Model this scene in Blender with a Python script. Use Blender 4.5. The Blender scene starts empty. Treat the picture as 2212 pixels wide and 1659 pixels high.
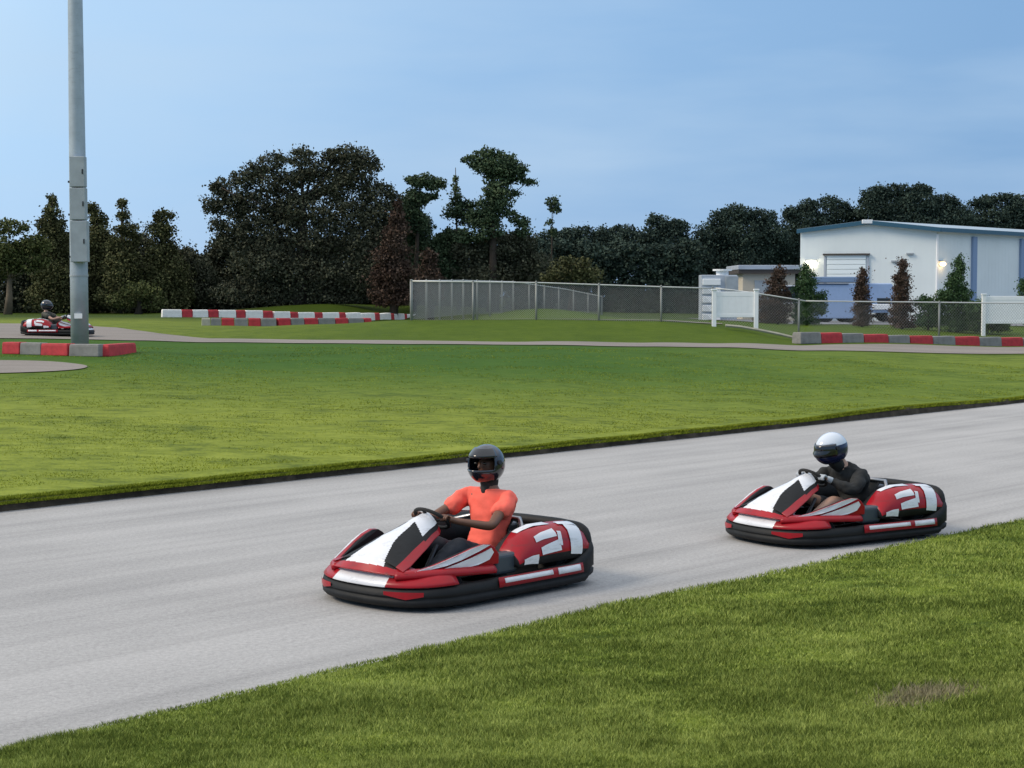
import bpy, math, random
import numpy as np
from mathutils import Vector, Matrix
R = math.radians
random.seed(7)
rng = np.random.default_rng(11)
sc = bpy.context.scene
COL = sc.collection

# ------------------------------------------------------------------ camera, sky, sun, exposure
F, CX, CY, HOR, CAMZ = 3580.0, 1106.0, 829.5, 640.0, 2.4      # focal length etc. in units of a 2212 px wide frame
cam_d = bpy.data.cameras.new('camera'); cam = bpy.data.objects.new('camera', cam_d); COL.objects.link(cam)
cam_d.sensor_width = 36; cam_d.lens = F / 2212 * 36; cam_d.clip_end = 4000; cam_d.clip_start = 0.1
PITCH = math.atan((CY - HOR) / F)
cam.location = (0, 0, CAMZ); cam.rotation_euler = (math.pi / 2 - PITCH, 0, 0)
sc.camera = cam

SUN_EL, SUN_AZ = 38.0, -100.0          # azimuth measured from +Y towards +X
world = bpy.data.worlds.new('World'); sc.world = world; world.use_nodes = True
nt = world.node_tree; N = nt.nodes; L = nt.links
bgn = N['Background']
sky = N.new('ShaderNodeTexSky'); sky.sky_type = 'NISHITA'; sky.sun_disc = False
sky.sun_elevation = R(SUN_EL); sky.sun_rotation = R(SUN_AZ)
sky.air_density = 1.6; sky.dust_density = 0.4; sky.ozone_density = 3.0
tc = N.new('ShaderNodeTexCoord')
sep = N.new('ShaderNodeSeparateXYZ'); L.new(tc.outputs['Generated'], sep.inputs[0])
# thin high cloud: pale towards the bright western sky, blue elsewhere
dot = N.new('ShaderNodeVectorMath'); dot.operation = 'DOT_PRODUCT'; dot.inputs[1].default_value = Vector((-0.62, 0.70, 0.34)).normalized()
L.new(tc.outputs['Generated'], dot.inputs[0])
rmp = N.new('ShaderNodeValToRGB'); cr = rmp.color_ramp
cr.elements[0].position = 0.55; cr.elements[0].color = (0.20, 0.37, 0.63, 1)
cr.elements[1].position = 1.0; cr.elements[1].color = (0.82, 0.95, 1.0, 1)
e = cr.elements.new(0.76); e.color = (0.28, 0.47, 0.74, 1)
e = cr.elements.new(0.88); e.color = (0.41, 0.62, 0.88, 1)
e = cr.elements.new(0.955); e.color = (0.64, 0.83, 1.0, 1)
L.new(dot.outputs['Value'], rmp.inputs[0])
mp = N.new('ShaderNodeMapping'); mp.inputs['Scale'].default_value = (1.6, 1.6, 7.5)
L.new(tc.outputs['Generated'], mp.inputs[0])
nz = N.new('ShaderNodeTexNoise'); nz.inputs['Scale'].default_value = 2.2; nz.inputs['Detail'].default_value = 5; nz.inputs['Roughness'].default_value = 0.5
L.new(mp.outputs[0], nz.inputs[0])
nr = N.new('ShaderNodeMapRange'); nr.inputs[1].default_value = 0.42; nr.inputs[2].default_value = 0.72; nr.inputs[3].default_value = 0; nr.inputs[4].default_value = 0.5
L.new(nz.outputs[0], nr.inputs[0])
cl = N.new('ShaderNodeMix'); cl.data_type = 'RGBA'; cl.inputs[7].default_value = (0.47, 0.62, 0.80, 1)
L.new(nr.outputs[0], cl.inputs[0]); L.new(rmp.outputs[0], cl.inputs[6])
# unseen sky overhead, brightened and whitened for neutral fill, above the blue band
ov_ = N.new('ShaderNodeMapRange'); ov_.interpolation_type = 'SMOOTHSTEP'; ov_.inputs[1].default_value = 0.24; ov_.inputs[2].default_value = 0.70; L.new(sep.outputs[2], ov_.inputs[0])
ovm = N.new('ShaderNodeMix'); ovm.data_type = 'RGBA'; ovm.inputs[7].default_value = (0.93, 0.98, 1.06, 1)
L.new(ov_.outputs[0], ovm.inputs[0]); L.new(cl.outputs[2], ovm.inputs[6]); cl = ovm
SKYS = 0.10
sm = N.new('ShaderNodeVectorMath'); sm.operation = 'SCALE'; sm.inputs['Scale'].default_value = SKYS
L.new(sky.outputs[0], sm.inputs[0])
mx = N.new('ShaderNodeMix'); mx.data_type = 'RGBA'; mx.inputs[0].default_value = 0.92
L.new(sm.outputs[0], mx.inputs[6]); L.new(cl.outputs[2], mx.inputs[7])
L.new(mx.outputs[2], bgn.inputs[0]); bgn.inputs[1].default_value = 1.0

sun_d = bpy.data.lights.new('sun', 'SUN'); sun_d.energy = 2.1; sun_d.angle = R(20); sun_d.color = (1.0, 0.86, 0.68)
sun = bpy.data.objects.new('sun', sun_d); COL.objects.link(sun)
sdir = Vector((math.sin(R(SUN_AZ)) * math.cos(R(SUN_EL)), math.cos(R(SUN_AZ)) * math.cos(R(SUN_EL)), math.sin(R(SUN_EL))))
sun.rotation_euler = (-sdir).to_track_quat('-Z', 'Y').to_euler()
vs = sc.view_settings; vs.view_transform = 'Standard'; vs.look = 'None'; vs.exposure = 0.18; vs.gamma = 1; vs.use_curve_mapping = False
sc.cycles.max_bounces = 6; sc.cycles.transparent_max_bounces = 12
sc.render.filter_size = 2.4

# ------------------------------------------------------------------ helpers
cp, sp = math.cos(PITCH), math.sin(PITCH)
def ray(px, py):
    u, v = (px - CX) / F, -(py - CY) / F
    return Vector((u, cp + v * sp, -sp + v * cp))
def W(px, py, Y):
    d = ray(px, py); k = Y / d.y
    return Vector((d.x * k, Y, CAMZ + d.z * k))
def G(px, py, z=0.0):
    d = ray(px, py); k = (z - CAMZ) / d.z
    return Vector((d.x * k, d.y * k, z))
def XP(px, Y):
    return (px - CX) / F * Y * 1.0

def lat(ix, iy, seed):
    h = (ix * 374761393 + iy * 668265263 + seed * 974711) & 0x7fffffff
    h = ((h ^ (h >> 13)) * 1274126177) & 0x7fffffff
    return ((h ^ (h >> 16)) & 0xffff) / 65535.0
def vnoise(x, y, seed=0):
    x = np.asarray(x, float); y = np.asarray(y, float)
    ix = np.floor(x).astype(np.int64); iy = np.floor(y).astype(np.int64)
    fx = x - ix; fy = y - iy; fx = fx * fx * (3 - 2 * fx); fy = fy * fy * (3 - 2 * fy)
    a = lat(ix, iy, seed); b = lat(ix + 1, iy, seed); c = lat(ix, iy + 1, seed); d = lat(ix + 1, iy + 1, seed)
    return (a * (1 - fx) + b * fx) * (1 - fy) + (c * (1 - fx) + d * fx) * fy
def fbm(x, y, seed=0, oct=3):
    s = 0; a = 0.5; t = 0
    for i in range(oct):
        s = s + a * vnoise(np.asarray(x) * 2 ** i, np.asarray(y) * 2 ** i, seed + i * 17); t += a; a *= 0.5
    return s / t

def tag(o, label=None, cat=None, group=None, kind=None):
    if label: o['label'] = label
    if cat: o['category'] = cat
    if group: o['group'] = group
    if kind: o['kind'] = kind
    return o
def empty(name, loc, rz=0.0):
    o = bpy.data.objects.new(name, None); COL.objects.link(o); o.location = loc; o.rotation_euler = (0, 0, rz); o.empty_display_size = 0.3
    return o

class MB:
    def __init__(s): s.v = []; s.f = []; s.m = []
    def add(s, vs_, fs, mi=0):
        n = len(s.v); s.v += [tuple(v) for v in vs_]
        for f in fs: s.f.append(tuple(i + n for i in f)); s.m.append(mi)
        return s
    def box(s, c, d, mi=0, rz=0.0, M=None):
        hx, hy, hz = d[0] / 2, d[1] / 2, d[2] / 2
        P = [Vector((x, y, z)) for x in (-hx, hx) for y in (-hy, hy) for z in (-hz, hz)]
        M = M or Matrix.Rotation(rz, 4, 'Z')
        P = [M @ p + Vector(c) for p in P]
        return s.add(P, [(0, 1, 3, 2), (4, 6, 7, 5), (0, 4, 5, 1), (2, 3, 7, 6), (0, 2, 6, 4), (1, 5, 7, 3)], mi)
    def tube(s, pts, rad, n=8, mi=0, caps=True, closed=False):
        pts = [Vector(p) for p in pts]; k = len(pts)
        rad = rad if isinstance(rad, (list, tuple)) else [rad] * k
        rings = []; up = None
        for i, p in enumerate(pts):
            if closed: t = pts[(i + 1) % k] - pts[i - 1]
            else: t = pts[min(i + 1, k - 1)] - pts[max(i - 1, 0)]
            t = t.normalized() if t.length > 1e-9 else Vector((0, 0, 1))
            if up is None:
                up = Vector((0, 0, 1)) if abs(t.z) < 0.9 else Vector((1, 0, 0))
            a = t.cross(up).normalized(); b = a.cross(t).normalized(); up = b
            rings.append([p + rad[i] * (a * math.cos(2 * math.pi * j / n) + b * math.sin(2 * math.pi * j / n)) for j in range(n)])
        return s.loft(rings, mi, caps and not closed, closed)
    def loft(s, rings, mi=0, caps=True, closed=False, ringclosed=True):
        n = len(rings[0]); k = len(rings); V = [p for r in rings for p in r]; Fc = []; ms = []
        for i in range(k if closed else k - 1):
            i2 = (i + 1) % k
            for j in range(n if ringclosed else n - 1):
                j2 = (j + 1) % n
                Fc.append((i * n + j, i * n + j2, i2 * n + j2, i2 * n + j))
                ms.append(mi(i, j) if callable(mi) else mi)
        if caps and ringclosed:
            Fc.append(tuple(range(n))[::-1]); ms.append(ms[0]); Fc.append(tuple((k - 1) * n + j for j in range(n))); ms.append(ms[-1])
        b = len(s.v); s.v += [tuple(p) for p in V]
        for f, m in zip(Fc, ms): s.f.append(tuple(i + b for i in f)); s.m.append(m)
        return s
    def plate(s, poly, normal, th, mi=0):
        nrm = Vector(normal).normalized(); A = [Vector(p) for p in poly]; B = [p - nrm * th for p in A]; k = len(A)
        return s.add(A + B, [tuple(range(k)), tuple(range(2 * k - 1, k - 1, -1))] + [(i, i + k, (i + 1) % k + k, (i + 1) % k) for i in range(k)], mi)
    def build(s, name, mats, parent=None, smooth=False, bevel=0, sub=0, solid=0, seg=2):
        me = bpy.data.meshes.new(name); me.from_pydata(s.v, [], s.f)
        mats = mats if isinstance(mats, (list, tuple)) else [mats]
        for m in mats: me.materials.append(m)
        if len(mats) > 1: me.polygons.foreach_set('material_index', s.m)
        if smooth: me.polygons.foreach_set('use_smooth', [True] * len(me.polygons))
        me.update(); o = bpy.data.objects.new(name, me); COL.objects.link(o)
        if parent: o.parent = parent
        if solid: md = o.modifiers.new('solid', 'SOLIDIFY'); md.thickness = solid; md.offset = -1
        if bevel: md = o.modifiers.new('bevel', 'BEVEL'); md.width = bevel; md.segments = seg; md.limit_method = 'ANGLE'; md.angle_limit = R(35)
        if sub: md = o.modifiers.new('sub', 'SUBSURF'); md.levels = sub; md.render_levels = sub
        return o
def npmesh(name, V, Fq, mat, parent=None, attr=None, smooth=False):
    V = np.asarray(V, np.float32).reshape(-1, 3); Fq = np.asarray(Fq, np.int32); k = Fq.shape[1]
    me = bpy.data.meshes.new(name); me.vertices.add(len(V)); me.vertices.foreach_set('co', V.ravel())
    me.loops.add(Fq.size); me.loops.foreach_set('vertex_index', Fq.ravel())
    me.polygons.add(len(Fq)); me.polygons.foreach_set('loop_start', np.arange(0, Fq.size, k, dtype=np.int32))
    me.materials.append(mat)
    if smooth: me.polygons.foreach_set('use_smooth', np.ones(len(Fq), bool))
    if attr is not None:
        a = me.attributes.new('rnd', 'FLOAT', 'POINT'); a.data.foreach_set('value', np.asarray(attr, np.float32))
    me.update(calc_edges=True); o = bpy.data.objects.new(name, me); COL.objects.link(o)
    if parent: o.parent = parent
    return o
def copy_tree(o, parent=None):
    c = o.copy(); COL.objects.link(c)
    if parent: c.parent = parent
    for ch in list(o.children): copy_tree(ch, c)
    return c

# ------------------------------------------------------------------ materials
def mat(name, col, rough=0.6, metal=0.0, spec=0.5, noise=0.0, nscale=8.0, bump=0.0, bscale=60.0, coat=0.0, emit=None, es=0.0, scuff=0.0):
    m = bpy.data.materials.new(name); m.use_nodes = True; n = m.node_tree.nodes; l = m.node_tree.links; b = n['Principled BSDF']
    b.inputs['Base Color'].default_value = (*col, 1); b.inputs['Roughness'].default_value = rough; b.inputs['Metallic'].default_value = metal
    b.inputs['Specular IOR Level'].default_value = spec; b.inputs['Coat Weight'].default_value = coat
    if emit: b.inputs['Emission Color'].default_value = (*emit, 1); b.inputs['Emission Strength'].default_value = es
    t = n.new('ShaderNodeTexCoord')
    if noise:
        z = n.new('ShaderNodeTexNoise'); z.inputs['Scale'].default_value = nscale; z.inputs['Detail'].default_value = 6; l.new(t.outputs['Object'], z.inputs[0])
        r = n.new('ShaderNodeMapRange'); r.inputs[1].default_value = 0.3; r.inputs[2].default_value = 0.7; r.inputs[3].default_value = 1 - noise; r.inputs[4].default_value = 1 + noise * 0.6
        l.new(z.outputs[0], r.inputs[0])
        v = n.new('ShaderNodeVectorMath'); v.operation = 'SCALE'; v.inputs[0].default_value = col; l.new(r.outputs[0], v.inputs['Scale']); l.new(v.outputs[0], b.inputs['Base Color'])
        if scuff:
            zs = n.new('ShaderNodeTexNoise'); zs.inputs['Scale'].default_value = 9; zs.inputs['Detail'].default_value = 8; zs.inputs['Roughness'].default_value = .72; mps = n.new('ShaderNodeMapping'); mps.inputs['Scale'].default_value = (.5, 1, 2.2); l.new(t.outputs['Object'], mps.inputs[0]); l.new(mps.outputs[0], zs.inputs[0])
            rs = n.new('ShaderNodeMapRange'); rs.inputs[1].default_value = .54; rs.inputs[2].default_value = .68; rs.inputs[3].default_value = 0; rs.inputs[4].default_value = scuff; l.new(zs.outputs[0], rs.inputs[0])
            ms_ = n.new('ShaderNodeMix'); ms_.data_type = 'RGBA'; ms_.inputs[7].default_value = (.035, .032, .03, 1); l.new(rs.outputs[0], ms_.inputs[0]); l.new(v.outputs[0], ms_.inputs[6]); l.new(ms_.outputs[2], b.inputs['Base Color'])
    if bump:
        z2 = n.new('ShaderNodeTexNoise'); z2.inputs['Scale'].default_value = bscale; z2.inputs['Detail'].default_value = 4; l.new(t.outputs['Object'], z2.inputs[0])
        bp = n.new('ShaderNodeBump'); bp.inputs['Strength'].default_value = bump; bp.inputs['Distance'].default_value = 0.02; l.new(z2.outputs[0], bp.inputs['Height']); l.new(bp.outputs[0], b.inputs['Normal'])
    return m
def ramp_node(n, stops):
    r = n.new('ShaderNodeValToRGB'); c = r.color_ramp
    c.elements[0].position, c.elements[0].color = stops[0][0], (*stops[0][1], 1)
    c.elements[1].position, c.elements[1].color = stops[-1][0], (*stops[-1][1], 1)
    for p, q in stops[1:-1]: x = c.elements.new(p); x.color = (*q, 1)
    return r
def grass_mat(name, dark, mid, light, blades=False, far=None):
    m = bpy.data.materials.new(name); m.use_nodes = True; n = m.node_tree.nodes; l = m.node_tree.links; b = n['Principled BSDF']
    b.inputs['Roughness'].default_value = 0.75; b.inputs['Specular IOR Level'].default_value = 0.05
    g = n.new('ShaderNodeNewGeometry')
    a = n.new('ShaderNodeTexNoise'); a.inputs['Scale'].default_value = 0.9; a.inputs['Detail'].default_value = 6; a.inputs['Roughness'].default_value = 0.65
    mpn = n.new('ShaderNodeMapping'); mpn.inputs['Scale'].default_value = (0.55, 1.0, 1.0); mpn.inputs['Rotation'].default_value = (0, 0, R(-42))
    l.new(g.outputs['Position'], mpn.inputs[0]); l.new(mpn.outputs[0], a.inputs[0])
    c = n.new('ShaderNodeTexNoise'); c.inputs['Scale'].default_value = 14; c.inputs['Detail'].default_value = 5; l.new(g.outputs['Position'], c.inputs[0])
    c9 = n.new('ShaderNodeTexNoise'); c9.inputs['Scale'].default_value = 4.2; c9.inputs['Detail'].default_value = 4; l.new(mpn.outputs[0], c9.inputs[0])
    m9 = n.new('ShaderNodeMath'); m9.operation = 'MULTIPLY_ADD'; l.new(c9.outputs[0], m9.inputs[0]); m9.inputs[1].default_value = 0.36
    mm = n.new('ShaderNodeMath'); mm.operation = 'MULTIPLY_ADD'; l.new(a.outputs[0], mm.inputs[0]); mm.inputs[1].default_value = 0.40
    m2 = n.new('ShaderNodeMath'); m2.operation = 'MULTIPLY'; l.new(c.outputs[0], m2.inputs[0]); m2.inputs[1].default_value = 0.24
    l.new(m2.outputs[0], m9.inputs[2]); l.new(m9.outputs[0], mm.inputs[2]); fac = mm.outputs[0]
    if blades:
        at = n.new('ShaderNodeAttribute'); at.attribute_name = 'rnd'
        m3 = n.new('ShaderNodeMath'); m3.operation = 'MULTIPLY_ADD'; l.new(at.outputs['Fac'], m3.inputs[0]); m3.inputs[1].default_value = 0.28; 
        m4 = n.new('ShaderNodeMath'); m4.operation = 'SUBTRACT'; l.new(fac, m4.inputs[0]); m4.inputs[1].default_value = 0.14
        l.new(m4.outputs[0], m3.inputs[2]); fac = m3.outputs[0]
    r = ramp_node(n, [(0.40, dark), (0.50, mid), (0.62, light)]); l.new(fac, r.inputs[0]); outc = r.outputs[0]
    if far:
        # darker, bluer green further out in the infield
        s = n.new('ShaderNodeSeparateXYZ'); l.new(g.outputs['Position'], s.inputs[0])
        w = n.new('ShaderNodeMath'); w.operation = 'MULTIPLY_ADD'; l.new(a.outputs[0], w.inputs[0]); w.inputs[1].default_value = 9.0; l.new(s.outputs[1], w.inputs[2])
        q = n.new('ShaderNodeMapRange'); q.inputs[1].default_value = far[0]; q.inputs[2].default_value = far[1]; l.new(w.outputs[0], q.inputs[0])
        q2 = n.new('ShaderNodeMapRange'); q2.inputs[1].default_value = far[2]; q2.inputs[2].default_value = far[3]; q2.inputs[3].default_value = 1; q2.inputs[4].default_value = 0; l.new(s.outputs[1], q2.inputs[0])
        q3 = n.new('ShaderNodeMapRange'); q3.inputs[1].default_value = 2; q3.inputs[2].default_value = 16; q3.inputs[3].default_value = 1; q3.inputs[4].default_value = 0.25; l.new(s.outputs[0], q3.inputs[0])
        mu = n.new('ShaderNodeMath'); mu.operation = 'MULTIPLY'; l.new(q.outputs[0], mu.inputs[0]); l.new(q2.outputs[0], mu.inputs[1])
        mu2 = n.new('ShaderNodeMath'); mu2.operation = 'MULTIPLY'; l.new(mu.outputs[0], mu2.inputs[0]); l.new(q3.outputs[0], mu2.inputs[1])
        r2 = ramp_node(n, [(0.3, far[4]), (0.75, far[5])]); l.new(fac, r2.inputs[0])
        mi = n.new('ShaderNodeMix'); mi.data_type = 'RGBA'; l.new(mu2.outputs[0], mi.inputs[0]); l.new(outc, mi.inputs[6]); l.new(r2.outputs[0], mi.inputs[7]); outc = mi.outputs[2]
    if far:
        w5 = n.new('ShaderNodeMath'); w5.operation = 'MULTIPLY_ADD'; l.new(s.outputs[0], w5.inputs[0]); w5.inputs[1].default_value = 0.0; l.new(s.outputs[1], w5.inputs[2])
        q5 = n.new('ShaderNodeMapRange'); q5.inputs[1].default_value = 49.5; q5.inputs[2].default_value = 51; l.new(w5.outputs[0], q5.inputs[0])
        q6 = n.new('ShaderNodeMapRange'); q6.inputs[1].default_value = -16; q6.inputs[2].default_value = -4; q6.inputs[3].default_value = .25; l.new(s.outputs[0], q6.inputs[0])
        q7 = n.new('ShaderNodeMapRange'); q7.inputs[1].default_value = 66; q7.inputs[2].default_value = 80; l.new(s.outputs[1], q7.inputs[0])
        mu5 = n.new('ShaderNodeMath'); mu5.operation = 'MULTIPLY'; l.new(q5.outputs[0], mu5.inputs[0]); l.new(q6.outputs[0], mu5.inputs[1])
        r5 = ramp_node(n, [(0.3, (.045, .080, .008)), (0.55, (.078, .120, .012)), (0.75, (.11, .15, .018))]); l.new(fac, r5.inputs[0])  # shade on the mound slope beyond the road, painted in as darker grass
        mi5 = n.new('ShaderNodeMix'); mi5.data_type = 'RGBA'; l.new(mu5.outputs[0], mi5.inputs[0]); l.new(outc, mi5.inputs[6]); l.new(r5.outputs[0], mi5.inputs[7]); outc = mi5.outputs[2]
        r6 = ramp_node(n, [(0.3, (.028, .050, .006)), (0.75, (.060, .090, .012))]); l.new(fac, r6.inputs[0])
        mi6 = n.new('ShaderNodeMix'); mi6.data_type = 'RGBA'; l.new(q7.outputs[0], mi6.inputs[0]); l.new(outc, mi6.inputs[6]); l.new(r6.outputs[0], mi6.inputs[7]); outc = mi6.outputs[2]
    l.new(outc, b.inputs['Base Color'])
    if not blades:
        bp = n.new('ShaderNodeBump'); bp.inputs['Strength'].default_value = 0.5; bp.inputs['Distance'].default_value = 0.06
        z = n.new('ShaderNodeTexNoise'); z.inputs['Scale'].default_value = 22; z.inputs['Detail'].default_value = 4; l.new(g.outputs['Position'], z.inputs[0]); l.new(z.outputs[0], bp.inputs['Height']); l.new(bp.outputs[0], b.inputs['Normal'])
    return m
def asphalt_mat(name, lo, hi, rot, patch=0.25, speck=True):
    m = bpy.data.materials.new(name); m.use_nodes = True; n = m.node_tree.nodes; l = m.node_tree.links; b = n['Principled BSDF']
    b.inputs['Roughness'].default_value = 0.85; b.inputs['Specular IOR Level'].default_value = 0.3
    g = n.new('ShaderNodeNewGeometry')
    mpn = n.new('ShaderNodeMapping'); mpn.inputs['Rotation'].default_value = (0, 0, rot); l.new(g.outputs['Position'], mpn.inputs[0])
    mp2 = n.new('ShaderNodeMapping'); mp2.inputs['Scale'].default_value = (0.10, 1.5, 1); l.new(mpn.outputs[0], mp2.inputs[0])
    a = n.new('ShaderNodeTexNoise'); a.inputs['Scale'].default_value = 1.0; a.inputs['Detail'].default_value = 6; a.inputs['Roughness'].default_value = 0.6; l.new(mp2.outputs[0], a.inputs[0])
    c = n.new('ShaderNodeTexNoise'); c.inputs['Scale'].default_value = 0.35; c.inputs['Detail'].default_value = 5; l.new(g.outputs['Position'], c.inputs[0])
    d = n.new('ShaderNodeTexNoise'); d.inputs['Scale'].default_value = 70; d.inputs['Detail'].default_value = 3; d.inputs['Roughness'].default_value = 0.8; l.new(g.outputs['Position'], d.inputs[0])
    s1 = n.new('ShaderNodeMath'); s1.operation = 'MULTIPLY_ADD'; l.new(a.outputs[0], s1.inputs[0]); s1.inputs[1].default_value = 0.42
    s2 = n.new('ShaderNodeMath'); s2.operation = 'MULTIPLY_ADD'; l.new(c.outputs[0], s2.inputs[0]); s2.inputs[1].default_value = 0.30
    s3 = n.new('ShaderNodeMath'); s3.operation = 'MULTIPLY'; l.new(d.outputs[0], s3.inputs[0]); s3.inputs[1].default_value = 0.40
    l.new(s3.outputs[0], s2.inputs[2]); l.new(s2.outputs[0], s1.inputs[2])
    r = ramp_node(n, [(0.38, lo), (0.62, hi)]); l.new(s1.outputs[0], r.inputs[0])
    d3 = n.new('ShaderNodeTexNoise'); d3.inputs['Scale'].default_value = 26; d3.inputs['Detail'].default_value = 5; d3.inputs['Roughness'].default_value = 0.85; l.new(g.outputs['Position'], d3.inputs[0])
    gr = n.new('ShaderNodeMapRange'); gr.inputs[1].default_value = .30; gr.inputs[2].default_value = .70; gr.inputs[3].default_value = .74; gr.inputs[4].default_value = 1.26; l.new(d3.outputs[0], gr.inputs[0])
    mp4 = n.new('ShaderNodeMapping'); mp4.inputs['Scale'].default_value = (0.022, 2.6, 1); l.new(mpn.outputs[0], mp4.inputs[0])
    t4 = n.new('ShaderNodeTexNoise'); t4.inputs['Scale'].default_value = 1.0; t4.inputs['Detail'].default_value = 4; t4.inputs['Roughness'].default_value = .7; l.new(mp4.outputs[0], t4.inputs[0])
    r4 = n.new('ShaderNodeMapRange'); r4.inputs[1].default_value = .53; r4.inputs[2].default_value = .68; r4.inputs[3].default_value = 1.0; r4.inputs[4].default_value = .86; l.new(t4.outputs[0], r4.inputs[0])
    m4 = n.new('ShaderNodeMath'); m4.operation = 'MULTIPLY'; l.new(gr.outputs[0], m4.inputs[0]); l.new(r4.outputs[0], m4.inputs[1])
    gv = n.new('ShaderNodeVectorMath'); gv.operation = 'SCALE'; l.new(r.outputs[0], gv.inputs[0]); l.new(m4.outputs[0], gv.inputs['Scale']); l.new(gv.outputs[0], b.inputs['Base Color'])
    bp = n.new('ShaderNodeBump'); bp.inputs['Strength'].default_value = 0.35; bp.inputs['Distance'].default_value = 0.01; l.new(d.outputs[0], bp.inputs['Height']); l.new(bp.outputs[0], b.inputs['Normal'])
    return m
def leaf_mat(name, dark, light, sc_=0.8):
    m = bpy.data.materials.new(name); m.use_nodes = True; n = m.node_tree.nodes; l = m.node_tree.links; b = n['Principled BSDF']
    b.inputs['Roughness'].default_value = 0.7; b.inputs['Specular IOR Level'].default_value = 0.1
    g = n.new('ShaderNodeNewGeometry'); a = n.new('ShaderNodeTexNoise'); a.inputs['Scale'].default_value = sc_; a.inputs['Detail'].default_value = 3; l.new(g.outputs['Position'], a.inputs[0])
    at = n.new('ShaderNodeAttribute'); at.attribute_name = 'rnd'
    mm = n.new('ShaderNodeMath'); mm.operation = 'MULTIPLY_ADD'; l.new(at.outputs['Fac'], mm.inputs[0]); mm.inputs[1].default_value = 0.18
    m2 = n.new('ShaderNodeMath'); m2.operation = 'MULTIPLY_ADD'; l.new(a.outputs[0], m2.inputs[0]); m2.inputs[1].default_value = 1.1; m2.inputs[2].default_value = -0.12
    l.new(m2.outputs[0], mm.inputs[2])
    r = ramp_node(n, [(0.3, dark), (0.8, light)]); l.new(mm.outputs[0], r.inputs[0]); l.new(r.outputs[0], b.inputs['Base Color'])
    return m

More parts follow.
